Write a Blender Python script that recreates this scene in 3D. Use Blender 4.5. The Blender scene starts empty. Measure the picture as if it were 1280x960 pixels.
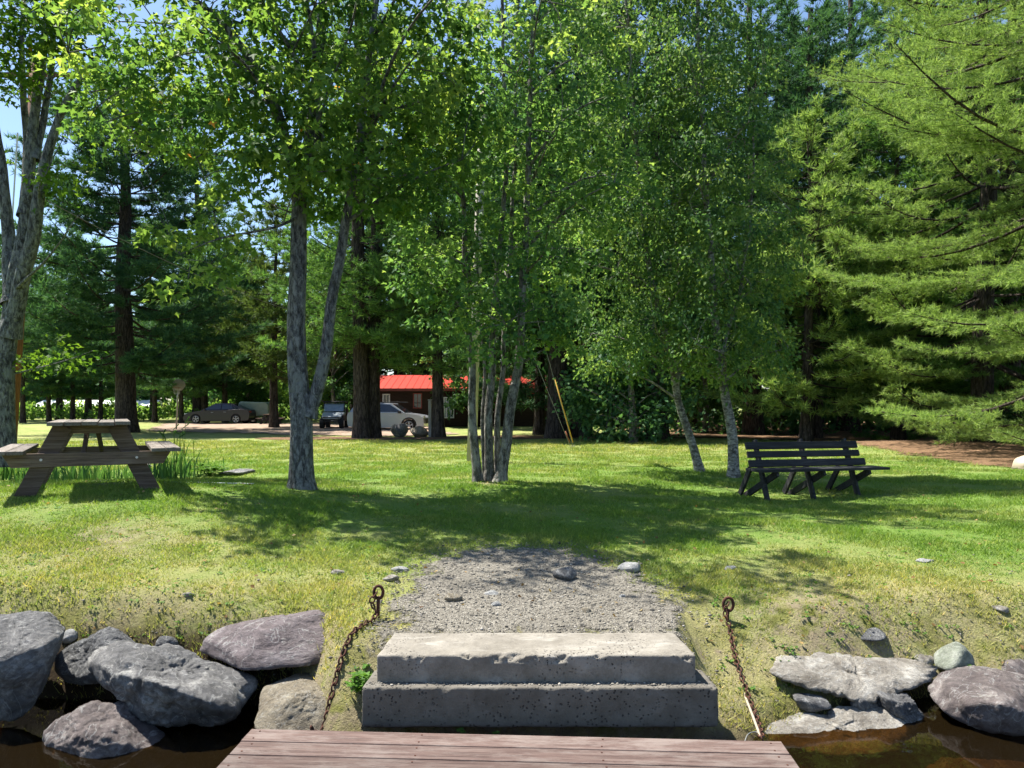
import bpy, bmesh, math, random
import numpy as np
from mathutils import Vector, Matrix, noise as mnoise

random.seed(7)
R0 = np.random.default_rng(7)
F = 940.0; CAMZ = 1.30; HY = 508.0
PI = math.pi
col = bpy.context.scene.collection

# ------------------------------------------------------------------ terrain
PY = np.array([-50., 3.5, 4.4, 6., 8., 10.5, 13., 16., 20., 28., 35., 42., 50., 80., 900.])
PZ = np.array([-.15, -.15, -.09, .0, .12, .15, .10, .05, .0, -.06, -.10, -.08, .05, .1, .1])

def sstep(a, b, t):
    t = np.clip((t - a) / (b - a), 0, 1)
    return t * t * (3 - 2 * t)

def profile(y):
    # smoothed piecewise line
    z = 0
    for k, w in ((-.6, .2), (-.3, .2), (0, .2), (.3, .2), (.6, .2)):
        z = z + w * np.interp(y + k, PY, PZ)
    return z

def waterline(x):
    return np.interp(x, [-9, -4, -2.6, -1.75, -1.35, -1.0, 1.0, 1.15, 1.7, 2.1, 2.6, 4, 9],
                     [4.8, 4.75, 4.75, 4.72, 4.55, 4.02, 4.02, 4.12, 4.35, 4.6, 4.75, 4.85, 5.0])

WATER = -.55

def gz(x, y):
    x = np.asarray(x, float); y = np.asarray(y, float)
    z = profile(y)
    z = z + .28 * np.exp(-((x + 4.6) ** 2 + (y - 8.0) ** 2) / 7.0)
    z = z - .17 * np.exp(-((x - 4.0) ** 2 + (y - 10.6) ** 2) / 5.0)
    z = z - .30 * np.exp(-(((x + 7.2) / 2.3) ** 2 + ((y - 12.9) / 1.0) ** 2) ** 2)      # pond hollow
    z = z + .28 * np.exp(-(((x - 12.5) / 3.5) ** 2 + ((y - 22.5) / 3.0) ** 2))          # needle mound on the right
    z = z + .02 * np.sin(x * .9 + 1.3) * np.sin(y * .7) * sstep(6, 9, y)
    z = z + .012 * np.sin(x * 2.7 + y) * np.sin(y * 3.1 - x)
    wl = waterline(x)
    slope = np.interp(x, [-3, -1.7, -1.25, -1.0, 1.0, 1.15, 1.6, 2.1, 3.2], [1.25, 1.15, .85, 1.1, 1.1, .50, .52, .9, 1.])
    bank = WATER + slope * (y - wl)
    k = .10
    h = np.clip(.5 + .5 * (bank - z) / k, 0, 1)
    z = bank * (1 - h) + z * h - k * h * (1 - h)
    return np.maximum(z, -1.15)

def gzf(x, y): return float(gz(x, y))

def P(px, py, Y):
    return Vector(((px - 640) / F * Y, Y, CAMZ - (py - HY) / F * Y))

def hit(px, py, y0=4.0, y1=120.):
    Y = y0; s = .02
    while Y < y1:
        p = P(px, py, Y)
        if p.z <= gzf(p.x, p.y): return Vector((p.x, p.y, gzf(p.x, p.y)))
        Y += max(.02, Y * .004)
    p = P(px, py, y1); return Vector((p.x, p.y, gzf(p.x, p.y)))

# ------------------------------------------------------------------ materials
def newmat(name):
    m = bpy.data.materials.new(name); m.use_nodes = True
    nt = m.node_tree; nt.nodes.clear()
    out = nt.nodes.new('ShaderNodeOutputMaterial')
    return m, nt, out

def N(nt, t, **kw):
    n = nt.nodes.new(t)
    for k, v in kw.items(): setattr(n, k, v)
    return n

def coords(nt, scale=(1, 1, 1), obj=True):
    if obj:
        tc = N(nt, 'ShaderNodeTexCoord'); src = tc.outputs['Object']
    else:
        g = N(nt, 'ShaderNodeNewGeometry'); src = g.outputs['Position']
    mp = N(nt, 'ShaderNodeMapping'); mp.inputs['Scale'].default_value = scale
    nt.links.new(src, mp.inputs['Vector'])
    return mp.outputs[0]

def noise(nt, vec, scale, detail=4, rough=.55, dist=0):
    n = N(nt, 'ShaderNodeTexNoise'); n.inputs['Scale'].default_value = scale
    n.inputs['Detail'].default_value = detail; n.inputs['Roughness'].default_value = rough
    n.inputs['Distortion'].default_value = dist
    nt.links.new(vec, n.inputs['Vector']); return n.outputs['Fac']

def ramp(nt, fac, stops):
    r = N(nt, 'ShaderNodeValToRGB'); e = r.color_ramp.elements
    while len(e) < len(stops): e.new(.5)
    for i, (p, c) in enumerate(stops):
        e[i].position = p; e[i].color = (c[0], c[1], c[2], 1) if not isinstance(c, float) else (c, c, c, 1)
    nt.links.new(fac, r.inputs[0]); return r.outputs[0]

def mix(nt, fac, a, b, mode='MIX'):
    n = N(nt, 'ShaderNodeMix', data_type='RGBA', blend_type=mode)
    if hasattr(fac, 'links'): nt.links.new(fac, n.inputs[0])
    else: n.inputs[0].default_value = fac
    for s, i in ((a, 6), (b, 7)):
        if hasattr(s, 'links'): nt.links.new(s, n.inputs[i])
        else: n.inputs[i].default_value = (s[0], s[1], s[2], 1)
    return n.outputs[2]

def math_(nt, op, a, b=None, clamp=False):
    n = N(nt, 'ShaderNodeMath', operation=op, use_clamp=clamp)
    for s, i in ((a, 0), (b, 1)):
        if s is None: continue
        if hasattr(s, 'links'): nt.links.new(s, n.inputs[i])
        else: n.inputs[i].default_value = s
    return n.outputs[0]

def bump(nt, h, strength=.3, dist=.02, prev=None):
    b = N(nt, 'ShaderNodeBump'); b.inputs['Strength'].default_value = strength
    b.inputs['Distance'].default_value = dist
    nt.links.new(h, b.inputs['Height'])
    if prev is not None: nt.links.new(prev, b.inputs['Normal'])
    return b.outputs[0]

def bsdf(nt, out, color, rough=.7, normal=None, spec=.4, metallic=0, coat=0):
    p = N(nt, 'ShaderNodeBsdfPrincipled')
    if hasattr(color, 'links'): nt.links.new(color, p.inputs['Base Color'])
    else: p.inputs['Base Color'].default_value = (*color, 1)
    if hasattr(rough, 'links'): nt.links.new(rough, p.inputs['Roughness'])
    else: p.inputs['Roughness'].default_value = rough
    p.inputs['Specular IOR Level'].default_value = spec
    p.inputs['Metallic'].default_value = metallic
    p.inputs['Coat Weight'].default_value = coat
    if normal is not None: nt.links.new(normal, p.inputs['Normal'])
    if out is not None: nt.links.new(p.outputs[0], out.inputs[0])
    return p.outputs[0]

def simple(name, c1, c2=None, scale=6, rough=.6, bs=.15, bd=.01, metallic=0, coat=0, spec=.4, sc=(1, 1, 1)):
    m, nt, out = newmat(name); v = coords(nt, sc)
    if c2 is None: c2 = tuple(x * .8 for x in c1)
    f = noise(nt, v, scale, 6)
    c = ramp(nt, f, [(.3, c1), (.7, c2)])
    bsdf(nt, out, c, rough, bump(nt, f, bs, bd) if bs else None, spec, metallic, coat)
    return m

def leafmat(name, stops, trans=.45, rough=.45, tcol=(2.1, 1.95, 1.0)):
    m, nt, out = newmat(name)
    a = N(nt, 'ShaderNodeAttribute', attribute_name='tint')
    c = ramp(nt, a.outputs['Fac'], stops)
    p = bsdf(nt, None, c, rough + .12, spec=.14)
    t = N(nt, 'ShaderNodeBsdfTranslucent')
    tc = mix(nt, 1.0, c, tcol, 'MULTIPLY')
    nt.links.new(tc, t.inputs[0])
    ms = N(nt, 'ShaderNodeMixShader'); ms.inputs[0].default_value = trans
    nt.links.new(p, ms.inputs[1]); nt.links.new(t.outputs[0], ms.inputs[2])
    nt.links.new(ms.outputs[0], out.inputs[0])
    return m

def bark(name, cols, zs=.25, scale=14, bs=.9, bd=.03, lichen=None):
    m, nt, out = newmat(name); v = coords(nt, (1, 1, zs))
    n1 = noise(nt, v, scale * 1.6, 8, .75, .4)
    vo = N(nt, 'ShaderNodeTexVoronoi', feature='DISTANCE_TO_EDGE'); vo.inputs['Scale'].default_value = scale * .8
    nt.links.new(v, vo.inputs['Vector'])
    c = ramp(nt, n1, [(.40, cols[0]), (.50, cols[1]), (.60, cols[2])])
    v2 = coords(nt, (1, 1, .7))
    if lichen:
        l = noise(nt, v2, 5, 6, .7)
        c = mix(nt, ramp(nt, l, [(.52, 0.), (.62, .8)]), c, lichen)
    h = math_(nt, 'ADD', n1, math_(nt, 'MULTIPLY', ramp(nt, vo.outputs['Distance'], [(0., 0.), (.18, 1.)]), .5))
    bsdf(nt, out, c, .9, bump(nt, h, bs, bd), .2)
    return m

M = {}
M['bark_maple'] = bark('bark_maple', [(.035, .034, .033), (.12, .12, .115), (.27, .27, .25)], .38, 13, 1, .03, (.22, .23, .21))
M['bark_clump'] = bark('bark_clump', [(.04, .037, .032), (.14, .13, .11), (.30, .28, .25)], .4, 12, 1, .03, (.30, .29, .25))
M['bark_birch'] = bark('bark_birch', [(.06, .05, .04), (.22, .205, .18), (.38, .36, .32)], 2.0, 7, .6, .02, (.08, .07, .06))
M['bark_pine'] = bark('bark_pine', [(.022, .017, .013), (.055, .042, .033), (.11, .085, .07)], .22, 9, 1, .05)
M['bark_twig'] = simple('bark_twig', (.10, .085, .065), (.05, .04, .03), 20, .9)
M['deadwood'] = bark('deadwood', [(.16, .155, .15), (.27, .26, .25), (.38, .36, .34)], .12, 20, .5, .01)

M['leaf_maple'] = leafmat('leaf_maple', [(0, (0.043, 0.106, 0.034)), (.45, (0.089, 0.171, 0.044)), (.8, (0.157, 0.246, 0.059)), (.97, (0.229, 0.314, 0.087)), (1., (0.643, 0.273, 0.074))], .5)
M['leaf_clump'] = leafmat('leaf_clump', [(0, (0.049, 0.120, 0.051)), (.5, (0.107, 0.204, 0.063)), (1., (0.242, 0.341, 0.102))], .48)
M['leaf_birch'] = leafmat('leaf_birch', [(0, (0.041, 0.098, 0.046)), (.5, (0.090, 0.170, 0.056)), (1., (0.205, 0.290, 0.096))], .45)
M['leaf_ash'] = leafmat('leaf_ash', [(0, (.03, .08, .012)), (.6, (.065, .13, .018)), (.97, (.10, .17, .02)), (1, (.5, .2, .03))], .5)
M['leaf_wood'] = leafmat('leaf_wood', [(0, (0.033, 0.087, 0.042)), (.5, (0.069, 0.158, 0.057)), (1., (0.149, 0.252, 0.091))], .42)
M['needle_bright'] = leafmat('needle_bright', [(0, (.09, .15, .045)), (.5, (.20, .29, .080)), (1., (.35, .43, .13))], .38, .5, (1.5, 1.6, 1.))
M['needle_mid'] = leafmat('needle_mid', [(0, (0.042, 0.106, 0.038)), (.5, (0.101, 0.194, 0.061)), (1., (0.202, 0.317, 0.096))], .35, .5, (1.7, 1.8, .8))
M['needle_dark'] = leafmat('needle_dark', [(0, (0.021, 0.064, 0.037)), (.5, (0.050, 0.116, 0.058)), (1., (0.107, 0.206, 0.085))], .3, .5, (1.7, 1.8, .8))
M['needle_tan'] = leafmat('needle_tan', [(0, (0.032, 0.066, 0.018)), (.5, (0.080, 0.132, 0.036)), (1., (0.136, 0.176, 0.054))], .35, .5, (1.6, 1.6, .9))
M['iris_leaf'] = leafmat('iris_leaf', [(0, (.03, .09, .03)), (.6, (.06, .15, .045)), (1, (.12, .22, .06))], .35)
M['weed_leaf'] = leafmat('weed_leaf', [(0, (.05, .12, .02)), (1, (.12, .24, .04))], .4)
M['field_leaf'] = leafmat('field_leaf', [(0, (.07, .15, .03)), (.6, (.13, .24, .05)), (.9, (.2, .30, .09)), (1., (.35, .38, .2))], .45)

def grass_colour(nt, v):
    n1 = noise(nt, v, .55, 5, .6, .3)
    n2 = noise(nt, v, 3.2, 5, .65)
    n3 = noise(nt, v, 28, 3, .7)
    lush = mix(nt, n3, (.095, .17, .030), (.185, .28, .052))
    dry = mix(nt, n3, (.27, .265, .085), (.38, .34, .16))
    sep = N(nt, 'ShaderNodeSeparateXYZ'); nt.links.new(v, sep.inputs[0])
    # thin and dry towards the bank, lush on the lawn
    mr = N(nt, 'ShaderNodeMapRange'); mr.inputs[1].default_value = 4.4; mr.inputs[2].default_value = 7.4
    mr.inputs[3].default_value = .34; mr.inputs[4].default_value = .0
    nt.links.new(sep.outputs[1], mr.inputs[0])
    mr2 = N(nt, 'ShaderNodeMapRange'); mr2.inputs[1].default_value = 13; mr2.inputs[2].default_value = 24
    mr2.inputs[3].default_value = .0; mr2.inputs[4].default_value = .17
    nt.links.new(sep.outputs[1], mr2.inputs[0])
    dryness = math_(nt, 'ADD', math_(nt, 'ADD', mr.outputs[0], mr2.outputs[0]), math_(nt, 'ADD', math_(nt, 'MULTIPLY', n1, .65), math_(nt, 'MULTIPLY', n2, .5)))
    f = ramp(nt, dryness, [(.55, 0.), (1.0, 1.)])
    f = ramp(nt, dryness, [(.54, 0.), (.90, .95)])
    return mix(nt, f, lush, dry), dryness, n2, n3

def ground_mat():
    m, nt, out = newmat('lawn_ground'); v = coords(nt, obj=False)
    c, dry, n2, n3 = grass_colour(nt, v)
    soil = mix(nt, n3, (.16, .12, .08), (.34, .28, .19))
    a = N(nt, 'ShaderNodeAttribute', attribute_name='bare')
    # bare soil spots where it is driest, and all over the bank
    f = math_(nt, 'ADD', ramp(nt, dry, [(.93, 0.), (1.08, .9)]), a.outputs['Fac'], True)
    n4 = noise(nt, v, 9, 6, .7)
    f2 = math_(nt, 'MULTIPLY', f, ramp(nt, n4, [(.38, .25), (.55, 1.)]), True)
    c = mix(nt, f2, c, soil)
    moss = ramp(nt, noise(nt, v, 5, 5), [(.5, 0.), (.6, 1.)])
    c = mix(nt, math_(nt, 'MULTIPLY', moss, a.outputs['Fac'], True), c, (.13, .14, .02))
    w = N(nt, 'ShaderNodeAttribute', attribute_name='wet')
    c = mix(nt, w.outputs['Fac'], c, (.035, .024, .012))
    n5 = noise(nt, v, 60, 4, .75)
    nrm = bump(nt, n5, .9, .03, bump(nt, n4, .5, .05))
    bsdf(nt, out, c, .95, nrm, .15)
    return m
M['ground'] = ground_mat()

def grassblade_mat():
    m, nt, out = newmat('grass_blade'); v = coords(nt, obj=False)
    c, *_ = grass_colour(nt, v)
    a = N(nt, 'ShaderNodeAttribute', attribute_name='tint')
    c = mix(nt, 1., c, ramp(nt, a.outputs['Fac'], [(0, (.75, .85, .7)), (.85, (1.35, 1.3, 1.2)), (1, (2.2, 1.7, 1.6))]), 'MULTIPLY')
    p = bsdf(nt, None, c, .6, spec=.25)
    t = N(nt, 'ShaderNodeBsdfTranslucent'); nt.links.new(mix(nt, 1., c, (1.2, 1.3, .6), 'MULTIPLY'), t.inputs[0])
    ms = N(nt, 'ShaderNodeMixShader'); ms.inputs[0].default_value = .4
    nt.links.new(p, ms.inputs[1]); nt.links.new(t.outputs[0], ms.inputs[2]); nt.links.new(ms.outputs[0], out.inputs[0])
    return m
M['grass'] = grassblade_mat()

def sheet_mat(name, c1, c2, c3, scale, nscale=2.5, width=.5, bs=.8, bd=.02, vor=0, off=.5):
    """surface whose noisy border thins out into what lies below (attribute edge = metres inside the outline)"""
    m, nt, out = newmat(name); v = coords(nt, obj=False)
    n = noise(nt, v, scale, 5, .7)
    c = ramp(nt, n, [(.3, c1), (.5, c2), (.7, c3)])
    h = n
    if vor:
        vo = N(nt, 'ShaderNodeTexVoronoi'); vo.inputs['Scale'].default_value = vor
        nt.links.new(v, vo.inputs['Vector'])
        sp = N(nt, 'ShaderNodeSeparateColor'); nt.links.new(vo.outputs['Color'], sp.inputs[0])
        c = mix(nt, .75, c, ramp(nt, sp.outputs[0], [(0, c1), (.5, c2), (.9, c3), (1., tuple(min(.6, x * 1.5) for x in c3))]))
        h = vo.outputs['Distance']
        big = noise(nt, v, 1.7, 4, .6)
        c = mix(nt, ramp(nt, big, [(.45, 0.), (.75, .6)]), c, tuple(x * .55 for x in c2))
    b = bsdf(nt, None, c, .95, bump(nt, h, bs, bd), .15)
    a = N(nt, 'ShaderNodeAttribute', attribute_name='edge')
    e = math_(nt, 'DIVIDE', a.outputs['Fac'], width)
    nn = math_(nt, 'MULTIPLY', math_(nt, 'SUBTRACT', noise(nt, v, nscale, 8, .75), .5), 2.6)
    al = ramp(nt, math_(nt, 'ADD', math_(nt, 'SUBTRACT', e, off), nn), [(.0, 0.), (.22, 1.)])
    tr = N(nt, 'ShaderNodeBsdfTransparent')
    ms = N(nt, 'ShaderNodeMixShader'); nt.links.new(al, ms.inputs[0])
    nt.links.new(tr.outputs[0], ms.inputs[1]); nt.links.new(b, ms.inputs[2]); nt.links.new(ms.outputs[0], out.inputs[0])
    return m
M['gravel'] = sheet_mat('gravel', (.095, .085, .068), (.185, .170, .140), (.27, .25, .21), 30, 3.5, .6, 1., .012, 95, .08)
M['drive'] = sheet_mat('drive_dirt', (.20, .145, .10), (.28, .205, .15), (.36, .275, .21), 3, .8, 1.6, .3, .03)
M['needlebed'] = sheet_mat('needle_bed', (.07, .042, .026), (.15, .09, .05), (.28, .17, .095), 12, 1.1, 1.2, .6, .03, 0, .1)

def rockmat(name, c1, c2, c3, vein=(.4, .4, .38), scale=3, moss=None, st=(1, 1, 1)):
    m, nt, out = newmat(name); v = coords(nt, st)
    n = noise(nt, v, scale, 10, .7, .8); n2 = noise(nt, v, scale * 6, 8, .75)
    c = ramp(nt, n, [(.36, c1), (.5, c2), (.62, c3)])
    c = mix(nt, ramp(nt, n2, [(.42, .55), (.58, 0.)]), c, tuple(x * .45 for x in c2))
    ve = noise(nt, v, scale * .9, 3, .5, 2.5)
    c = mix(nt, ramp(nt, ve, [(.487, 0.), (.5, .55), (.513, 0.)]), c, vein)
    li = noise(nt, v, scale * 2.6, 7, .8)
    c = mix(nt, ramp(nt, li, [(.58, 0.), (.66, .55)]), c, (.45, .44, .39))
    if moss: c = mix(nt, ramp(nt, noise(nt, v, scale * 1.5, 6), [(.5, 0.), (.6, .8)]), c, moss)
    vo = N(nt, 'ShaderNodeTexVoronoi', feature='DISTANCE_TO_EDGE'); vo.inputs['Scale'].default_value = scale * 2.2
    nt.links.new(mix(nt, .35, v, n2), vo.inputs['Vector'])
    crack = ramp(nt, vo.outputs['Distance'], [(0, 0.), (.05, 1.)])
    n3 = noise(nt, v, scale * 22, 5, .8)
    c = mix(nt, ramp(nt, n3, [(.35, .5), (.5, 0.)]), c, tuple(x * .4 for x in c2))
    nrm = bump(nt, n3, .6, .01, bump(nt, n2, .9, .03, bump(nt, n, 1., .06, bump(nt, crack, .25, .012))))
    bsdf(nt, out, c, .82, nrm, .3)
    return m
M['rock_grey'] = rockmat('rock_grey', (.07, .07, .072), (.175, .172, .168), (.40, .39, .365))
M['rock_slate'] = rockmat('rock_slate', (.065, .068, .07), (.13, .132, .135), (.24, .24, .235), scale=4)
M['rock_purple'] = rockmat('rock_purple', (.095, .074, .07), (.165, .138, .13), (.29, .255, .235), scale=2.6)
M['rock_slab'] = rockmat('rock_slab', (.12, .095, .096), (.175, .145, .147), (.25, .22, .222), scale=2.2, st=(1, 1, 2.5))
M['rock_tan'] = rockmat('rock_tan', (.20, .165, .115), (.29, .25, .18), (.37, .33, .25), scale=5)
M['rock_pale'] = rockmat('rock_pale', (.13, .11, .085), (.36, .33, .28), (.55, .52, .46), scale=4)
M['rock_round'] = rockmat('rock_round', (.22, .24, .18), (.35, .38, .30), (.48, .50, .42), scale=7)
M['rock_white'] = rockmat('rock_white', (.35, .35, .34), (.5, .5, .48), (.62, .61, .58), scale=9)
M['rock_brown'] = rockmat('rock_brown', (.08, .05, .03), (.15, .10, .055), (.24, .17, .10), scale=4)
M['pebble'] = leafmat('pebble', [(0, (.09, .085, .075)), (.5, (.165, .15, .125)), (.9, (.25, .23, .19)), (1, (.38, .355, .31))], 0., .9)

def concrete(name='old_concrete', dk=1., psc=60, pit_lo=.50):
    m, nt, out = newmat(name); v = coords(nt)
    n = noise(nt, v, 5, 10, .75); n2 = noise(nt, v, 90, 4, .8)
    c = ramp(nt, n, [(.3, (.14 * dk, .125 * dk, .10 * dk)), (.5, (.225 * dk, .205 * dk, .17 * dk)), (.7, (.31 * dk, .285 * dk, .24 * dk))])
    c = mix(nt, ramp(nt, n2, [(.3, .5), (.6, 0.)]), c, (.12, .11, .095))
    c = mix(nt, ramp(nt, noise(nt, coords(nt, (2, 6, 3)), 2.2, 6), [(.55, 0.), (.68, .6)]), c, (.34 * dk, .32 * dk, .28 * dk))
    vo = N(nt, 'ShaderNodeTexVoronoi'); vo.inputs['Scale'].default_value = psc; vo.inputs['Randomness'].default_value = 1
    nt.links.new(v, vo.inputs['Vector'])
    # pits only in patches
    patch = ramp(nt, noise(nt, v, 3.0, 3), [(pit_lo, 0.), (pit_lo + .16, 1.)])
    size = ramp(nt, vo.outputs['Distance'], [(.20, 1.), (.30, 0.)])
    sp = N(nt, 'ShaderNodeSeparateColor'); nt.links.new(vo.outputs['Color'], sp.inputs[0])
    some = ramp(nt, sp.outputs[0], [(.32, 0.), (.38, 1.)])
    pit = math_(nt, 'MULTIPLY', math_(nt, 'MULTIPLY', size, some), patch)
    c = mix(nt, pit, c, (.06, .055, .05))
    h = math_(nt, 'SUBTRACT', math_(nt, 'MULTIPLY', n2, .35), pit)
    bsdf(nt, out, c, .95, bump(nt, h, .9, .012, bump(nt, n, .4, .03)), .2)
    return m
M['concrete'] = concrete()
M['concrete_shaded'] = concrete('shaded_concrete', .60, 50, .36)  # lower step: shade of its front put into a darker colour, more pits

def wood(name, c1, c2, c3, axis=0, fine=40, chip=None, vary=True):
    m, nt, out = newmat(name)
    sc = [14, 14, 14]; sc[axis] = .9
    v = coords(nt, tuple(sc))
    n = noise(nt, v, 2.2, 8, .7, .4)
    c = ramp(nt, n, [(.3, c1), (.5, c2), (.7, c3)])
    sc2 = [60, 60, 60]; sc2[axis] = 2.
    n2 = noise(nt, coords(nt, tuple(sc2)), 1.5, 4, .7)
    c = mix(nt, ramp(nt, n2, [(.38, .55), (.5, 0.)]), c, tuple(x * .4 for x in c1))
    if chip:
        sc3 = [3, 3, 3]; sc3[axis] = .8
        f = noise(nt, coords(nt, tuple(sc3)), 2.4, 9, .8)
        c = mix(nt, ramp(nt, f, [(.47, 0.), (.60, .6)]), c, chip)
    if vary:
        a = N(nt, 'ShaderNodeAttribute', attribute_name='tint')
        c = mix(nt, 1., c, ramp(nt, a.outputs['Fac'], [(0, (.72, .72, .72)), (1, (1.2, 1.2, 1.2))]), 'MULTIPLY')
    bsdf(nt, out, c, .85, bump(nt, n2, .5, .006, bump(nt, n, .3, .01)), .25)
    return m
M['deck'] = wood('deck_wood', (.066, .040, .034), (.120, .080, .068), (.170, .128, .110), 0, chip=(.21, .175, .155))
M['table_wood'] = wood('table_wood', (.085, .06, .042), (.14, .10, .075), (.21, .165, .13), 0)
M['table_top'] = wood('table_top', (.11, .09, .07), (.18, .155, .13), (.26, .23, .20), 1)
M['bench_wood'] = wood('bench_wood', (.018, .018, .018), (.034, .034, .035), (.065, .065, .065), 0)
M['rust'] = simple('rust', (.10, .035, .018), (.035, .018, .014), 40, .95, .8, .004)
M['metal_grey'] = simple('metal_grey', (.45, .45, .44), (.35, .35, .35), 20, .4, .1, .002, .8)
M['pole_pale'] = wood('pole_pale', (.28, .25, .20), (.38, .34, .28), (.48, .45, .38), 2, vary=False)
M['pole_brown'] = wood('pole_brown', (.08, .035, .018), (.14, .06, .03), (.20, .09, .045), 2, vary=False)
M['wire'] = simple('wire', (.10, .10, .10), None, 5, .5, 0)
M['steelwire'] = simple('steel_wire', (.28, .29, .28), None, 5, .5, 0, metallic=.5)
M['yellow'] = simple('yellow_plastic', (.62, .36, .05), (.5, .28, .04), 5, .5, 0)
M['orange'] = simple('orange_plastic', (.30, .10, .04), (.22, .08, .04), 5, .6, 0)
M['glass'] = simple('dark_glass', (.012, .014, .016), None, 3, .06, 0, spec=.8)
M['tyre'] = simple('tyre', (.015, .015, .015), None, 20, .85, .2)
M['rim'] = simple('rim', (.42, .42, .43), None, 10, .35, 0, metallic=.7)
M['paint_dark'] = simple('paint_dark', (.010, .006, .014), (.012, .007, .016), 2, .28, 0, coat=.2, spec=.35)
M['paint_silver'] = simple('paint_silver', (.30, .315, .34), (.28, .295, .32), 2, .3, 0, metallic=.35, coat=.5)
M['black_plastic'] = simple('black_plastic', (.018, .018, .018), None, 10, .6, 0)
M['utv_paint'] = simple('utv_paint', (.38, .42, .45), None, 10, .35, 0, coat=.4)
M['screen_glass'] = simple('screen_glass', (.20, .26, .32), (.13, .18, .23), 4, .1, 0, spec=.8)
M['lamp_red'] = simple('lamp_red', (.25, .015, .015), None, 10, .2, 0)
M['lamp_clear'] = simple('lamp_clear', (.6, .6, .6), None, 10, .15, 0)
M['white_paint'] = simple('white_paint', (.72, .72, .70), (.6, .6, .58), 8, .6, .05)
M['canoe'] = simple('canoe', (.46, .38, .27), (.40, .33, .23), 6, .45, .1, .005)
M['cover_green'] = simple('cover_green', (.24, .30, .24), (.18, .24, .19), 4, .6, .2)
M['house_wall'] = wood('house_wall', (.022, .013, .010), (.035, .021, .015), (.052, .031, .021), 0, vary=False)
M['house_trim'] = simple('house_trim', (.22, .045, .03), None, 8, .6, 0)
M['rope'] = simple('rope', (.40, .34, .26), (.28, .24, .18), 60, .9, .5, .003)
def roofmat():
    m, nt, out = newmat('red_metal'); v = coords(nt)
    n = noise(nt, v, 2, 4)
    c = ramp(nt, n, [(.3, (.55, .05, .03)), (.7, (.42, .04, .026))])
    bsdf(nt, out, c, .4, None, .5, coat=.2); return m
M['roof_red'] = roofmat()
def watermat(name, tint, mixf, scale=2.2):
    m, nt, out = newmat(name); v = coords(nt, obj=False)
    n = noise(nt, v, scale, 3, .5)
    nrm = bump(nt, n, .10, .04)
    g = N(nt, 'ShaderNodeBsdfGlossy'); g.inputs['Roughness'].default_value = .015
    nt.links.new(nrm, g.inputs['Normal'])
    t = N(nt, 'ShaderNodeBsdfTransparent'); t.inputs[0].default_value = (*tint, 1)
    d = N(nt, 'ShaderNodeBsdfDiffuse'); d.inputs[0].default_value = (.020, .013, .005, 1)
    m1 = N(nt, 'ShaderNodeMixShader'); m1.inputs[0].default_value = mixf
    nt.links.new(t.outputs[0], m1.inputs[1]); nt.links.new(d.outputs[0], m1.inputs[2])
    fr = N(nt, 'ShaderNodeFresnel'); fr.inputs[0].default_value = 1.33; nt.links.new(nrm, fr.inputs['Normal'])
    m2 = N(nt, 'ShaderNodeMixShader'); nt.links.new(fr.outputs[0], m2.inputs[0])
    nt.links.new(m1.outputs[0], m2.inputs[1]); nt.links.new(g.outputs[0], m2.inputs[2])
    nt.links.new(m2.outputs[0], out.inputs[0]); return m
M['water'] = watermat('lake_water', (.50, .33, .15), .30)
M['pond'] = watermat('pond_water', (.3, .28, .15), .6)

# ------------------------------------------------------------------ object helpers
def tag(o, label=None, cat=None, group=None, kind=None):
    if label: o['label'] = label
    if cat: o['category'] = cat
    if group: o['group'] = group
    if kind: o['kind'] = kind
    return o

def empty(name, loc, label, cat, group=None, rz=0):
    o = bpy.data.objects.new(name, None); col.objects.link(o)
    o.location = loc; o.rotation_euler = (0, 0, rz); o.empty_display_size = .2
    return tag(o, label, cat, group)

def np_mesh(name, V, Fc, m, parent=None, tint=None, smooth=False, attrs=None):
    """V (n,3), Fc (k,3|4) arrays"""
    V = np.asarray(V, np.float32); Fc = np.asarray(Fc, np.int32); s = Fc.shape[1]
    me = bpy.data.meshes.new(name)
    me.vertices.add(len(V)); me.vertices.foreach_set('co', V.ravel())
    me.loops.add(Fc.size); me.loops.foreach_set('vertex_index', Fc.ravel())
    me.polygons.add(len(Fc)); me.polygons.foreach_set('loop_start', np.arange(0, Fc.size, s, dtype=np.int32))
    if smooth: me.polygons.foreach_set('use_smooth', np.ones(len(Fc), bool))
    me.update(calc_edges=True)
    for k, a in ([('tint', tint)] if tint is not None else []) + list((attrs or {}).items()):
        at = me.attributes.new(k, 'FLOAT', 'POINT'); at.data.foreach_set('value', np.asarray(a, np.float32))
    me.materials.append(m)
    o = bpy.data.objects.new(name, me); col.objects.link(o)
    if parent: o.parent = parent
    return o

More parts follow.
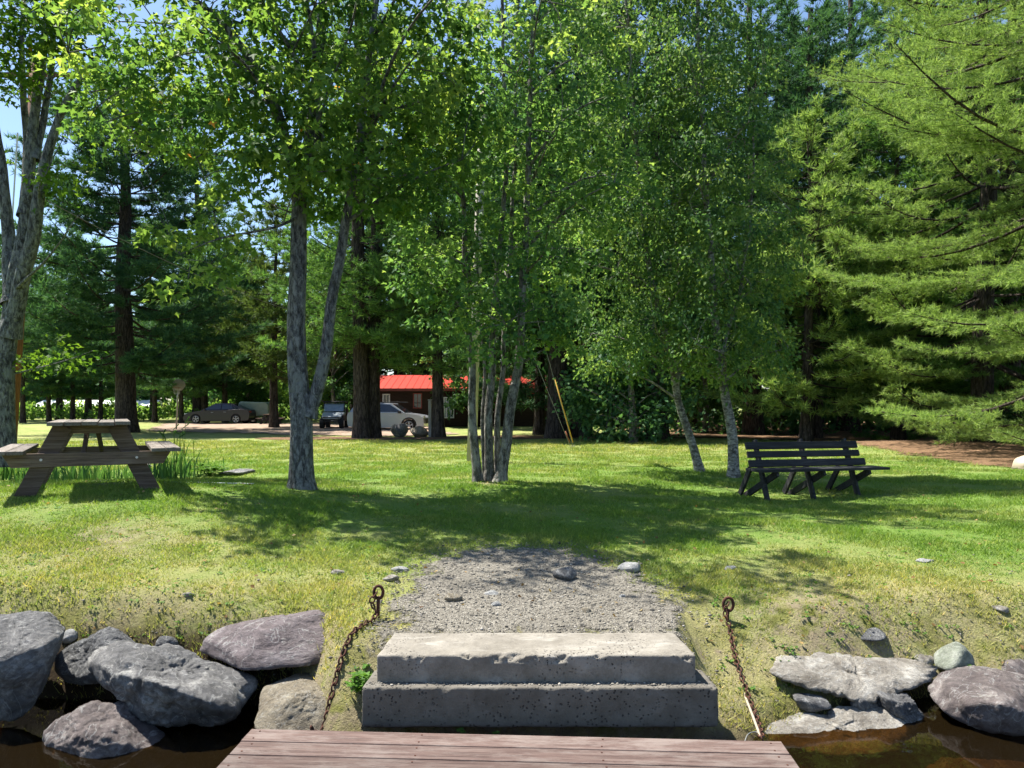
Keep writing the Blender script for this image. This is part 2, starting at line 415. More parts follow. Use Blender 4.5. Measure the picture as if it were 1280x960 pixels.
class MB:
    """collects shapes, links them as one mesh object"""
    def __init__(s): s.V = []; s.Fc = []; s.T = []; s.n = 0
    def add(s, V, Fc, t=None):
        V = np.asarray(V, float); s.V.append(V); s.T.append(np.full(len(V), random.random() if t is None else t))
        for f in Fc: s.Fc.append([i + s.n for i in f])
        s.n += len(V)
    def box(s, c, size, rot=None, t=None, taper=1.):
        h = np.array(size) / 2
        v = np.array([(x, y, z) for x in (-1, 1) for y in (-1, 1) for z in (-1, 1)], float)
        v[v[:, 2] > 0, :2] *= taper
        v = v * h
        if rot is not None: v = v @ np.array(rot.to_3x3()).T
        s.add(v + np.array(c), [(0, 1, 3, 2), (4, 6, 7, 5), (0, 4, 5, 1), (2, 3, 7, 6), (0, 2, 6, 4), (1, 5, 7, 3)], t)
    def bar(s, a, b, w, d, side=(1, 0, 0), t=None):
        """board from a to b; w measured along `side`, d across"""
        a = Vector(a); b = Vector(b); z = (b - a).normalized(); x = Vector(side); x = (x - z * x.dot(z)).normalized(); y = z.cross(x)
        R = Matrix((x, y, z)).transposed(); s.box((a + b) / 2, (w, d, (b - a).length), R, t)
    def tube(s, pts, rad, n=8, cap=True, t=None):
        V, Fc = tube_arr([Vector(p) for p in pts], rad, n)
        Fc = [list(f) for f in Fc]
        if cap:
            Fc.append(list(range(n - 1, -1, -1))); m = len(V) - n; Fc.append([m + i for i in range(n)])
        s.add(V, Fc, t)
    def prism(s, outline, y0, y1, t=None, inset=None):
        """outline in x,z extruded along y"""
        n = len(outline)
        V = [(x, y0, z) for x, z in outline] + [(x, y1, z) for x, z in outline]
        s.add(V, [list(range(n)), [n + i for i in range(n - 1, -1, -1)]] + [[(i + 1) % n, i, n + i, n + (i + 1) % n] for i in range(n)], t)
    def build(s, name, m, parent=None, bevel=0, smooth=False, seg=2):
        me = bpy.data.meshes.new(name)
        V = np.concatenate(s.V); me.from_pydata(V.tolist(), [], s.Fc); me.materials.append(m)
        bm = bmesh.new(); bm.from_mesh(me); bmesh.ops.recalc_face_normals(bm, faces=bm.faces); bm.to_mesh(me); bm.free()
        at = me.attributes.new('tint', 'FLOAT', 'POINT'); at.data.foreach_set('value', np.concatenate(s.T).astype(np.float32))
        if smooth:
            for p in me.polygons: p.use_smooth = True
        o = bpy.data.objects.new(name, me); col.objects.link(o)
        if parent: o.parent = parent
        if bevel:
            b = o.modifiers.new('bevel', 'BEVEL'); b.width = bevel; b.segments = seg; b.limit_method = 'ANGLE'; b.angle_limit = .6
        return o

def tube_arr(pts, rad, n=8):
    k = len(pts)
    if not hasattr(rad, '__len__'): rad = [rad] * k
    V = np.zeros((k, n, 3)); ang = np.arange(n) * 2 * PI / n
    x = None
    for i in range(k):
        d = (pts[min(i + 1, k - 1)] - pts[max(i - 1, 0)])
        if d.length < 1e-9: d = Vector((0, 0, 1))
        d.normalize()
        if x is None: x = d.orthogonal().normalized()
        x = (x - d * x.dot(d)); x = x.normalized() if x.length > 1e-6 else d.orthogonal().normalized()
        y = d.cross(x)
        V[i] = np.array(pts[i])[None] + rad[i] * (np.cos(ang)[:, None] * np.array(x)[None] + np.sin(ang)[:, None] * np.array(y)[None])
    i = np.arange(k - 1)[:, None] * n; j = np.arange(n)[None]; j2 = (j + 1) % n
    Fc = np.stack([i + j, i + j2, i + n + j2, i + n + j], -1).reshape(-1, 4)
    return V.reshape(-1, 3), Fc

class Tubes:
    def __init__(s): s.V = []; s.F = []; s.n = 0
    def add(s, pts, rad, n=6):
        V, Fc = tube_arr(pts, rad, n); s.V.append(V); s.F.append(Fc + s.n); s.n += len(V)
    def build(s, name, m, parent, rough=0):
        V = np.concatenate(s.V)
        return np_mesh(name, V, np.concatenate(s.F), m, parent, smooth=True)

def smooth_path(pts, n):
    """Catmull-Rom through pts -> n points"""
    pts = [Vector(p) for p in pts]
    if len(pts) == 2: return [pts[0].lerp(pts[1], i / (n - 1)) for i in range(n)]
    P_ = [pts[0] * 2 - pts[1]] + pts + [pts[-1] * 2 - pts[-2]]
    out = []
    for i in range(n):
        u = i / (n - 1) * (len(pts) - 1); k = min(int(u), len(pts) - 2); t = u - k
        a, b, c, d = P_[k:k + 4]
        out.append(.5 * ((2 * b) + (c - a) * t + (2 * a - 5 * b + 4 * c - d) * t * t + (3 * b - a - 3 * c + d) * t ** 3))
    return out

# ------------------------------------------------------------------ foliage
def unit(a): return a / np.maximum(np.linalg.norm(a, axis=-1, keepdims=True), 1e-9)

def leaf_mesh(name, C, D, Nn, S, m, parent, tint, kind='maple'):
    """C base points, D pointing direction, Nn rough normal, S size"""
    D = unit(D); X = unit(np.cross(D, Nn)); Nn = np.cross(X, D)
    S = S[:, None]
    if kind == 'maple':
        t = np.array([(0, 0, 0), (-.50, .42, .10), (-.17, .50, .03), (0, 1.0, -.10), (.17, .50, .03), (.50, .42, .10)])
        tri = np.array([(0, 2, 1), (0, 3, 2), (0, 4, 3), (0, 5, 4)])
    elif kind == 'oval':
        t = np.array([(0, 0, 0), (-.34, .42, .07), (0, 1.0, -.05), (.34, .42, .07)])
        tri = np.array([(0, 2, 1), (0, 3, 2)])
    else:
        t = np.array([(-.32, .1, 0), (.38, .2, 0), (0, 1., 0)]); tri = np.array([(0, 1, 2)])
    V = C[:, None] + S[:, None] * (t[None, :, 0:1] * X[:, None] + t[None, :, 1:2] * D[:, None] + t[None, :, 2:3] * Nn[:, None])
    n = len(C); k = len(t)
    Fc = (np.arange(n)[:, None, None] * k + tri[None]).reshape(-1, 3)
    return np_mesh(name, V.reshape(-1, 3), Fc, m, parent, tint=np.repeat(tint, k))

def clump_leaves(centres, r, per, size, rng, axis=None, droop=.5):
    """leaves in sprays about clump centres; r is (n,) radius"""
    n = len(centres)
    tw = 7
    # twig directions per clump
    td = rng.normal(size=(n, tw, 3)); td[..., 2] *= .45; td = unit(td)
    idx = np.repeat(np.arange(n), per); k = len(idx)
    tj = rng.integers(0, tw, k); s = rng.random(k) ** .7
    pos = centres[idx] + td[idx, tj] * (s * r[idx])[:, None] + rng.normal(size=(k, 3)) * (.16 * r[idx])[:, None]
    pos[:, 2] -= .25 * r[idx] * s ** 2
    D = td[idx, tj] * .7 + rng.normal(size=(k, 3)) * .55; D[:, 2] -= droop
    Nn = rng.normal(size=(k, 3)) * .55; Nn[:, 2] += .9
    S = size * rng.uniform(.65, 1.25, k)
    ct = rng.normal(size=n) * .2
    tint = np.clip(.42 + ct[idx] + rng.normal(size=k) * .18, 0, .96)
    return pos, D, Nn, S, tint

def sample_ellipsoids(ells, n, rng, mind):
    """ells: (centre, (rx,ry,rz), weight); keeps a minimum spacing"""
    w = np.array([e[2] for e in ells], float); w /= w.sum(); out = []
    arr = np.zeros((0, 3)); tries = 0
    while len(out) < n and tries < n * 14:
        tries += 1
        e = ells[rng.choice(len(ells), p=w)]
        d = unit(rng.normal(size=3)); rr = rng.random() ** .45
        p = np.array(e[0]) + d * rr * np.array(e[1])
        if len(out) and np.min(np.sum((np.array(out) - p) ** 2, 1)) < mind ** 2: continue
        out.append(p)
    return np.array(out)

def hero_tree(name, label, cat, stems, ells, nclump, clump_r, per, leafsize, kind, leafm, barkm, seed, limbs=22, mind=.35, group=None, special=None, yellow=.0, base=None, extra_clumps=None, droop=.5, twig_r=.006):
    """stems: list of (points, r0, r1); crown clumps are joined to the stems by limbs and twigs"""
    rng = np.random.default_rng(seed)
    base = base or stems[0][0][0]
    root = empty(name, base, label, cat, group)
    off = Vector(base)
    tb = Tubes(); samp = []; srad = []
    for pts, r0, r1 in stems:
        n = 26; pp = smooth_path(pts, n)
        pp = [p + Vector((mnoise.noise(p * 1.3 + Vector((seed, 0, 0))), mnoise.noise(p * 1.3 + Vector((0, seed, 9))), 0)) * .05 * min(1, i / 4) for i, p in enumerate(pp)]
        rr = [r0 + (r1 - r0) * (i / (n - 1)) ** .85 for i in range(n)]
        if r0 > .05: rr[0] *= 1.38; rr[1] *= 1.06
        tb.add([p - off for p in pp], rr, 14 if r0 > .07 else 9)
        for i, p in enumerate(pp):
            samp.append(np.array(p)); srad.append(rr[i])
    C = sample_ellipsoids(ells, nclump, rng, mind)
    if extra_clumps is not None: C = np.concatenate([C, extra_clumps])
    samp = np.array(samp); srad = np.array(srad)
    # limb targets: farthest-point subset
    L = [C[rng.integers(len(C))]]
    dmin = np.sum((C - L[0]) ** 2, 1)
    for _ in range(limbs - 1):
        j = int(np.argmax(dmin)); L.append(C[j]); dmin = np.minimum(dmin, np.sum((C - C[j]) ** 2, 1))
    lp = []
    tt = []
    for c in L:
        d = samp - c; hd = np.hypot(d[:, 0], d[:, 1]); cost = np.sqrt(np.sum(d * d, 1)) + 2.2 * np.maximum(0, samp[:, 2] - (c[2] - .45 * hd))
        j = int(np.argmin(cost)); a = Vector(samp[j]); b = Vector(c)
        mid = a.lerp(b, .5) + Vector((rng.normal() * .12, rng.normal() * .12, .10 * (b - a).length))
        pth = smooth_path([a, mid, b], 12); r0 = min(srad[j] * .55, .012 + .011 * (b - a).length)
        rr = [r0 + (.006 - r0) * (i / 11) for i in range(12)]
        tb.add([p - off for p in pth], rr, 6)
        for p in pth[2:]: lp.append(np.array(p))
    lp = np.array(lp + list(samp[len(samp) // 3:]))
    for c in C:
        d = np.sum((lp - c) ** 2, 1) + .6 * np.maximum(0, lp[:, 2] - c[2]); j = int(np.argmin(d))
        a = Vector(lp[j]); b = Vector(c)
        if (b - a).length < .12: continue
        mid = a.lerp(b, .5) + Vector((rng.normal() * .06, rng.normal() * .06, .05 * (b - a).length))
        tb.add([p - off for p in smooth_path([a, mid, b], 5)], [twig_r * 1.6, twig_r * 1.3, twig_r, twig_r * .8, twig_r * .5], 4)
    tb.build('trunk', barkm, root)
    rr = clump_r * rng.uniform(.7, 1.3, len(C))
    pos, D, Nn, S, tint = clump_leaves(C, rr, per, leafsize, rng, droop=droop)
    if yellow: tint[rng.random(len(tint)) < yellow] = 1.
    leaf_mesh('crown', pos - np.array(off), D, Nn, S, leafm, root, tint, kind)
    return root

def pine_arrays(H, cb, R, rng, spacing=.55, per=4.5, sec=.34, tsp=.17, k=10, blen=.13, bw=.012, prof=.7, trunk_r=.25, up=0., gap=0, droop=.0, dup=2, taper=.93, scat=.10, el0=-2, el1=38, zs=.035):
    tb = Tubes()
    tp = [Vector((mnoise.noise(Vector((0, 1.7, z * .15))) * .25, mnoise.noise(Vector((5, 0, z * .15))) * .25, z)) for z in np.linspace(0, H, 24)]
    rr = [trunk_r * (1 - taper * (i / 23) ** 1.15) for i in range(24)]; rr[0] *= 1.3; rr[1] *= 1.05
    tb.add(tp, rr, 12)
    TP = []; TD = []
    z = cb
    while z < H - .3:
        t = (z - cb) / (H - cb)
        nl = max(2, int(per + rng.normal() * .8)); a0 = rng.random() * 6.28
        for q in range(nl):
            az = a0 + q * 2 * PI / nl + rng.normal() * .25
            if rng.random() < gap: continue
            L = R * (1 - t) ** prof * rng.uniform(.6, 1.12) * (.75 + .25 * min(1, t * 6)) + .35
            el = math.radians(el0 + el1 * t ** 1.3 + rng.normal() * 6) + up
            zz = z + rng.normal() * .12
            dirh = Vector((math.cos(az), math.sin(az), 0)); n = 9
            pts = []; bend = rng.normal() * .12
            side = Vector((-dirh.y, dirh.x, 0))
            for i in range(n):
                s = i / (n - 1)
                pts.append(Vector((0, 0, zz)) + dirh * (L * s) + side * (bend * L * s * s) + Vector((0, 0, L * (math.sin(el) * s - (.10 + droop) * math.sin(s * PI) + (.10) * s * s))))
            base_i = min(23, int(zz / H * 23)); pts = [p + Vector((tp[base_i].x, tp[base_i].y, 0)) for p in pts]
            r0 = .010 + .008 * L
            tb.add(pts, [r0 * (1 - .85 * i / (n - 1)) for i in range(n)], 5)
            d0 = L * .22; m = int((L - d0) / sec) + 1
            for w in range(m):
                s = (d0 + w * sec + rng.random() * .1) / L
                if s > .99: break
                u = s * (n - 1); i = int(u); p = pts[i].lerp(pts[min(i + 1, n - 1)], u - i)
                d = (pts[min(i + 1, n - 1)] - pts[max(i - 1, 0)]).normalized()
                sl = (.30 * L * (1 - s) ** .8 + .30) * rng.uniform(.7, 1.2)
                if s < .45: sl *= .8
                sg = 1 if w % 2 else -1
                for sgn in ((sg, -sg) if rng.random() < .55 else (sg,)):
                    sd = (d * .75 + d.cross(Vector((0, 0, 1))).normalized() * sgn * rng.uniform(.6, 1.) + Vector((0, 0, rng.uniform(-.05, .22)))).normalized()
                    e = p + sd * sl
                    tb.add([p, e], [.007, .003], 3)
                    mt = max(2, int(sl / tsp))
                    for g in range(mt):
                        f = .25 + .75 * (g + rng.random() * .6) / mt
                        for _d in range(dup):
                            TP.append(p + sd * (sl * f) + Vector(rng.normal(size=3) * np.array([scat, scat, zs]) * (1 if _d else .3))); TD.append(sd)
            for g in range(4):
                TP.append(pts[-1] - (pts[-1] - pts[-2]) * g * .3); TD.append((pts[-1] - pts[-2]).normalized())
        z += spacing * rng.uniform(.7, 1.3)
    TP = np.array(TP); TD = np.array(TD)
    idx = np.repeat(np.arange(len(TP)), k); K = len(idx)
    D = TD[idx] * .75 + unit(rng.normal(size=(K, 3))) * .85; D[:, 2] += .22; D = unit(D)
    X = unit(np.cross(D, rng.normal(size=(K, 3))))
    Ln = (blen * rng.uniform(.6, 1.25, K))[:, None]; W = bw * .5
    B = TP[idx] + rng.normal(size=(K, 3)) * .02
    V = np.stack([B - X * W, B + X * W, B + D * Ln], 1).reshape(-1, 3)
    Fc = np.arange(3 * K).reshape(-1, 3)
    tt = rng.normal(size=len(TP)) * .12
    tint = np.repeat(np.clip(.5 + tt[idx] + rng.normal(size=K) * .16, 0, 1), 3)
    return tb, V, Fc, tint

PINES = {}
def pine_proto(key, **kw):
    rng = np.random.default_rng(kw.pop('seed')); PINES[key] = [pine_arrays(rng=rng, **kw), {}]

def pine(key, loc, label, leafm, scale=1., rz=0., group=None, sz=None):
    (tb, V, Fc, tint), cache = PINES[key]
    root = empty('pine_tree', loc, label, 'pine tree', group, rz); root.scale = (scale, scale, sz or scale)
    if leafm.name in cache:
        for q in cache[leafm.name]:
            c = q.copy(); col.objects.link(c); c.parent = root
    else:
        if cache:
            tr = list(cache.values())[0][0].copy(); col.objects.link(tr); tr.parent = root
            cm = list(cache.values())[0][1].data.copy(); cm.materials[0] = leafm
            cr = bpy.data.objects.new('crown', cm); col.objects.link(cr); cr.parent = root
        else:
            tr = tb.build('trunk', M['bark_pine'], root)
            cr = np_mesh('crown', V, Fc, leafm, root, tint=tint)
        cache[leafm.name] = (tr, cr)
    return root

# ------------------------------------------------------------------ rocks
def ico(sub):
    bm = bmesh.new(); bmesh.ops.create_icosphere(bm, subdivisions=sub, radius=1)
    V = np.array([v.co[:] for v in bm.verts]); Fc = np.array([[v.index for v in f.verts] for f in bm.faces]); bm.free(); return V, Fc
ICO5 = ico(6); ICO4 = ico(4); ICO2 = ico(2)

def hull_planes(pts):
    bm = bmesh.new()
    for p in pts: bm.verts.new(p)
    bmesh.ops.convex_hull(bm, input=bm.verts)
    bm.verts.ensure_lookup_table(); c = np.mean(np.array(pts), 0)
    Ns = []; Ds = []
    for f in bm.faces:
        if f.calc_area() < 1e-6: continue
        f.normal_update(); n = np.array(f.normal[:]); d = float(np.dot(n, np.array(f.verts[0].co[:]) - c))
        if d < 0: n, d = -n, -d
        if d > 1e-4: Ns.append(n); Ds.append(d)
    bm.free(); return c, np.array(Ns), np.array(Ds)

def fract(V, seed, scale):
    o = Vector((seed * 3.1, seed * 1.7, seed * .3))
    return np.array([mnoise.fractal(Vector(v) * scale + o, .9, 2.1, 6, noise_basis='PERLIN_ORIGINAL') for v in V])

def rock_obj(name, label, m, pts=None, box=None, Y=None, depth=.3, seed=1, p=16, rough=.02, cat='rock', group=None, tilt=0, sub=None, cuts=22):
    rng = np.random.default_rng(seed)
    if pts is not None:
        c, Ns, Ds = hull_planes(pts)
        cn = unit(rng.normal(size=(cuts, 3))); hp0 = np.array(pts) - c; sup = (hp0 @ cn.T).max(0)
        Ns = np.concatenate([Ns, cn]); Ds = np.concatenate([Ds, sup * rng.uniform(.74, .96, cuts)]); p = max(p, 40)
    else:
        x0, x1, y0, y1 = box; a = P(x0, y1, Y); b = P(x1, y0, Y)
        c = np.array((a + b) / 2); hw = (b.x - a.x) / 2; hh = (b.z - a.z) / 2
        Ns = unit(rng.normal(size=(22, 3))); Ds = rng.uniform(.78, 1.0, 22)
    big = sub == 5 or (sub is None and pts is not None)
    U, Fc = ICO5 if big else ICO4
    q = np.maximum(U @ Ns.T, 0) / Ds[None]
    r = 1 / np.power(np.sum(q ** p, 1), 1 / p)
    V = U * r[:, None]
    if pts is not None:
        hp = np.array(pts) - c; mid = (V.max(0) + V.min(0)) / 2; ex = np.ptp(V, 0); V = (V - mid) * (np.ptp(hp, 0) / ex) + (hp.max(0) + hp.min(0)) / 2
    if pts is None:
        V = V * np.array([hw, depth / 2, hh]) * 1.0
        t = math.radians(tilt); V = V @ np.array([[math.cos(t), 0, -math.sin(t)], [0, 1, 0], [math.sin(t), 0, math.cos(t)]])
        ex = V.max(0) - V.min(0); V *= np.array([2 * hw / ex[0], 1, 2 * hh / ex[2]])
    size = np.ptp(V, 0).max()
    f = fract(V / size, seed, 3.2)
    if big:
        f2 = fract(V / size, seed + 9, 9.)
        cell = fract(np.floor(V / size * 5 + f[:, None] * .8) / 5, seed + 3, 2.)
        f3 = fract(V / size, seed + 21, 2.4); f4 = fract(V / size, seed + 33, 5.)
        groove = -(1 - np.clip(np.abs(f3) * 7, 0, 1)) * .55 - (1 - np.clip(np.abs(f4) * 6, 0, 1)) * .25
        V = V + unit(V) * ((groove * rough + f * rough * 1.3 + np.abs(f2) * -rough * .55 + cell * rough * .15) * size * 1.)[:, None]
    else:
        V = V + unit(V) * (f * rough * size)[:, None]
    o = np_mesh(name, V, Fc, m, smooth=True)
    o.location = c
    tag(o, label, cat, group); return o

def PP(l, Y=None): return [tuple(P(a[0], a[1], a[2] if len(a) > 2 else Y)) for a in l]

# ------------------------------------------------------------------ setting
def build_ground():
    ys = np.concatenate([np.linspace(-60, 2, 8), np.arange(2.6, 7, .06), np.arange(7, 16, .16), np.arange(16, 60, 1.), np.geomspace(60, 900, 24)])
    xs = np.concatenate([-np.geomspace(900, 8, 40), np.arange(-7.8, 7.9, .10), np.geomspace(8, 900, 40)])
    X, Yg = np.meshgrid(xs, ys); Z = gz(X, Yg)
    fine = np.array([mnoise.fractal(Vector((x * 2.2, y * 2.2, 0)), .8, 2, 5) if (abs(x) < 9 and y < 17) else 0 for x, y in zip(X.ravel(), Yg.ravel())]).reshape(X.shape)
    bankness = np.clip(1 - (Yg - waterline(X)) / 1.0, 0, 1) * (Yg > 2.5)
    Z = Z + fine * (.010 + .05 * bankness)
    V = np.stack([X, Yg, Z], -1).reshape(-1, 3)
    ny, nx = X.shape; i = np.arange(ny - 1)[:, None] * nx; j = np.arange(nx - 1)[None]
    Fc = np.stack([i + j, i + j + 1, i + nx + j + 1, i + nx + j], -1).reshape(-1, 4)
    bare = np.clip(1.1 - (Yg - waterline(X)) / .85, 0, 1) * np.where(X > 1, .62, .8)
    bare = bare + np.clip(1 - np.hypot(X + 3.6, (Yg - 6.3) * 1.3) / 1.0, 0, 1) * 1.0
    bare = bare + np.clip(1 - np.hypot((X - 2.0) * .7, (Yg - 5.2) * 1.2) / .8, 0, 1) * .8
    bare = bare + np.clip(1 - np.hypot(X + .45, Yg - hit(608, 604).y) / .55, 0, 1) * .9
    under = np.hypot(X - 14, Yg - 40) < 0
    wood = sstep(31, 36, Yg) * sstep(-3, 3, X) * (Yg < 80)
    wet = np.clip((WATER + np.where(X < -1.4, .42, .12) - Z) / .14, 0, 1) * (Yg < 6)
    o = np_mesh('ground', V, Fc, M['ground'], smooth=True, attrs={'bare': np.clip(bare, 0, 1).ravel(), 'wet': wet.ravel()})
    tag(o, kind='structure'); return o
build_ground()

def seg_dist(px, py, poly):
    d = np.full(px.shape, 1e9); inside = np.zeros(px.shape, bool); n = len(poly)
    for i in range(n):
        ax, ay = poly[i]; bx, by = poly[(i + 1) % n]
        t = np.clip(((px - ax) * (bx - ax) + (py - ay) * (by - ay)) / ((bx - ax) ** 2 + (by - ay) ** 2 + 1e-9), 0, 1)
        d = np.minimum(d, np.hypot(px - ax - t * (bx - ax), py - ay - t * (by - ay)))
        c = ((ay > py) != (by > py)) & (px < (bx - ax) * (py - ay) / ((by - ay) if abs(by - ay) > 1e-9 else 1e-9) + ax)
        inside ^= c
    return np.where(inside, d, -d)

def sheet(name, poly, step, m, lift=.004, pad=.3, kind='structure'):
    xs = np.arange(min(p[0] for p in poly) - pad, max(p[0] for p in poly) + pad, step[0])
    ys = np.arange(min(p[1] for p in poly) - pad, max(p[1] for p in poly) + pad, step[1])
    X, Yg = np.meshgrid(xs, ys); e = seg_dist(X, Yg, poly)
    Z = gz(X, Yg) + lift
    fine = np.array([mnoise.fractal(Vector((x * 2.2, y * 2.2, 0)), .8, 2, 5) if (abs(x) < 9 and y < 17) else 0 for x, y in zip(X.ravel(), Yg.ravel())]).reshape(X.shape)
    bankness = np.clip(1 - (Yg - waterline(X)) / 1.0, 0, 1)
    Z = Z + fine * (.010 + .05 * bankness)
    ny, nx = X.shape; i = np.arange(ny - 1)[:, None] * nx; j = np.arange(nx - 1)[None]
    Fc = np.stack([i + j, i + j + 1, i + nx + j + 1, i + nx + j], -1).reshape(-1, 4)
    keep = (e.ravel()[Fc] > -pad).any(1)
    o = np_mesh(name, np.stack([X, Yg, Z], -1).reshape(-1, 3), Fc[keep], m, smooth=True, attrs={'edge': e.ravel()})
    tag(o, kind=kind); return o

gravel_poly = [tuple(hit(a, b)[:2]) for a, b in ((470, 778), (500, 722), (540, 695), (600, 684), (700, 684), (770, 702), (830, 728), (862, 770))]
gravel_poly = [(-.85, 4.38)] + gravel_poly + [(1.08, 4.38)]
sheet('gravel_path', gravel_poly, (.05, .05), M['gravel'], .012, .35)
drive_poly = [(-27, 57), (-21, 41), (-17, 39.0), (-9.5, 35.0), (-6.2, 34.2), (-3.2, 34.8), (-2.0, 38.5), (-4, 47), (-9, 56)]
sheet('driveway', drive_poly, (.6, .5), M['drive'], .03, 2)
needle_poly = [tuple(hit(a, b)[:2]) for a, b in ((905, 549), (990, 551), (1060, 556), (1130, 570), (1200, 580), (1300, 590), (1420, 596))] + [(34, 20), (36, 34), (9, 34)]
sheet('needle_bed', needle_poly, (.4, .3), M['needlebed'], .02, 1.5)
mulch_poly = [(-11.5, 32.4), (-9.5, 30.3), (-5.5, 30.6), (-1, 31.5), (6, 32), (9, 33.5), (8, 37), (-2, 36), (-4.5, 34), (-8.5, 35)]
sheet('bark_mulch', mulch_poly, (.3, .3), M['needlebed'], .012, 1.0)
sheet('forest_floor', [(6.5, 33.), (34, 32.5), (70, 34), (70, 95), (0, 95), (5, 60)], (1.5, 1.), M['needlebed'], .028, 2.)

# lake
ws = []
o = np_mesh('lake_water', [(-250, -300, WATER), (250, -300, WATER), (250, 5.2, WATER), (-250, 5.2, WATER)], [(0, 1, 2, 3)], M['water']); tag(o, kind='structure')
o = np_mesh('pond_water', [(-10, 11.6, -.055), (-4.6, 11.6, -.055), (-4.6, 14.1, -.055), (-10, 14.1, -.055)], [(0, 1, 2, 3)], M['pond']); tag(o, kind='structure')

# ------------------------------------------------------------------ dock and steps
def build_dock():
    root = empty('dock', (0, 3.83, -.37), 'weathered reddish brown wooden dock at the foot of the concrete steps', 'dock', rz=math.radians(-3.1))
    b = MB(); w = 2.70; y = -.072
    for i in range(40):
        l = w + random.uniform(-.006, .006)
        b.box((random.uniform(-.004, .004), y - i * .1455, -.019), (l, .138, .036))
    o = b.build('deck', M['deck'], root, .004)
    f = MB(); L = 5.8
    for x in (-1.30, -.45, .45, 1.30): f.box((x, -L / 2, -.115), (.045, L, .15))
    f.box((0, -.03, -.116), (2.55, .04, .146))
    f.build('joist', M['deck'], root)
    for i in range(4):
        for x in (-1.29, -.45, .45, 1.29):
            for dy in (-.04, .04):
                n = MB(); xx = x + random.uniform(-.01, .01); n.tube([(xx, y - i * .1455 + dy, -.0012), (xx, y - i * .1455 + dy, .0015)], .005, 6); n.build('nail', M['rust'], root)
build_dock()

def concrete_block(label, c, size, taper, seed, chips, mt='concrete'):
    """weathered slab with rounded, chipped arrises; taper narrows the far edge"""
    w, d, h = size
    nx, ny, nz = 150, 30, 18
    bm = bmesh.new()
    V = []; idx = {}
    def vid(i, j, k):
        if (i, j, k) not in idx:
            idx[(i, j, k)] = len(V); V.append((i / nx * 2 - 1, j / ny * 2 - 1, k / nz * 2 - 1))
        return idx[(i, j, k)]
    Fc = []
    for i in range(nx):
        for j in range(ny):
            for k in (0, nz): Fc.append([vid(i, j, k), vid(i + 1, j, k), vid(i + 1, j + 1, k), vid(i, j + 1, k)][::1 if k else -1])
        for k in range(nz):
            for j in (0, ny): Fc.append([vid(i, j, k), vid(i + 1, j, k), vid(i + 1, j, k + 1), vid(i, j, k + 1)][::-1 if j else 1])
    for j in range(ny):
        for k in range(nz):
            for i in (0, nx): Fc.append([vid(i, j, k), vid(i, j + 1, k), vid(i, j + 1, k + 1), vid(i, j, k + 1)][::1 if i else -1])
    V = np.array(V) * np.array([w, d, h]) / 2; half = np.array([w, d, h]) / 2
    r = .011
    core = np.clip(V, -(half - r), half - r); dd = V - core; ln = np.linalg.norm(dd, axis=1, keepdims=True)
    V = core + np.where(ln > 1e-9, dd / np.maximum(ln, 1e-9), 0) * np.minimum(ln, r)
    n1 = np.array([mnoise.fractal(Vector(v) * 9 + Vector((seed, 0, 0)), .8, 2.1, 6) for v in V])
    V += unit(V / half ** 1) * (n1 * .005)[:, None]
    # chips along the front top arris
    fx = np.array([mnoise.fractal(Vector((v[0] * 9 + seed * 5, v[1] * 9, v[2] * 9)), .7, 2, 6) for v in V])
    nearedge = np.clip(1 - np.hypot((V[:, 1] + half[1]) * 1.0, (half[2] - V[:, 2])) / .045, 0, 1)
    ch = np.clip(fx + .05, 0, 1) * nearedge * chips
    V[:, 1] += ch * .035; V[:, 2] -= ch * .030
    V[:, 0] *= 1 + (taper - 1) * (V[:, 1] / d + .5)
    o = np_mesh('concrete_step', V, np.array(Fc), M[mt], smooth=True)
    o.location = c; tag(o, label, 'step', 'precast concrete steps'); return o
concrete_block('chipped upper concrete step with a smooth pale top, beside the gravel', (.133, 4.285, -.05 - .0825), (1.735, .41, .165), .965, 2, 1.3)
lb = concrete_block('lower concrete step with pitted face directly behind the dock', (.150, 4.14, -.20 - .103), (1.90, .28, .214), .98, 5, .5, 'concrete_shaded')

# ------------------------------------------------------------------ boulders
rock_obj('boulder', 'tall smooth grey boulder at the far left, half cut by the frame', M['rock_grey'],
         PP([(-50, 780, 4.5), (0, 764, 4.6), (60, 766, 4.6), (79, 788, 4.5), (72, 830, 4.45), (48, 880, 4.4), (15, 905, 4.35), (-60, 905, 4.35), (15, 835, 4.2), (-40, 830, 4.2), (0, 800, 4.9), (60, 800, 4.85)]), seed=3, p=16, rough=.022, cat='boulder')
rock_obj('boulder', 'dark angular slate rock squeezed behind the big oval boulder', M['rock_slate'],
         PP([(64, 850, 4.75), (70, 822, 4.75), (104, 795, 4.8), (132, 786, 4.85), (165, 795, 4.9), (174, 803, 4.9), (150, 815, 4.6), (125, 855, 4.6), (80, 858, 4.6), (110, 810, 5.1), (160, 815, 5.1)]), seed=4, p=26, rough=.028, cat='boulder')
rock_obj('boulder', 'big oval grey boulder lying on its side between the other left boulders', M['rock_grey'],
         PP([(103, 838, 4.5), (112, 814, 4.55), (150, 803, 4.6), (205, 811, 4.6), (262, 831, 4.6), (305, 845, 4.55), (318, 876, 4.5), (306, 902, 4.4), (268, 912, 4.35), (215, 906, 4.3), (160, 888, 4.3), (118, 868, 4.35),
             (200, 858, 4.08), (262, 880, 4.12), (150, 840, 4.15), (160, 815, 4.95), (280, 860, 4.9)]), seed=5, p=20, rough=.038, cat='boulder')
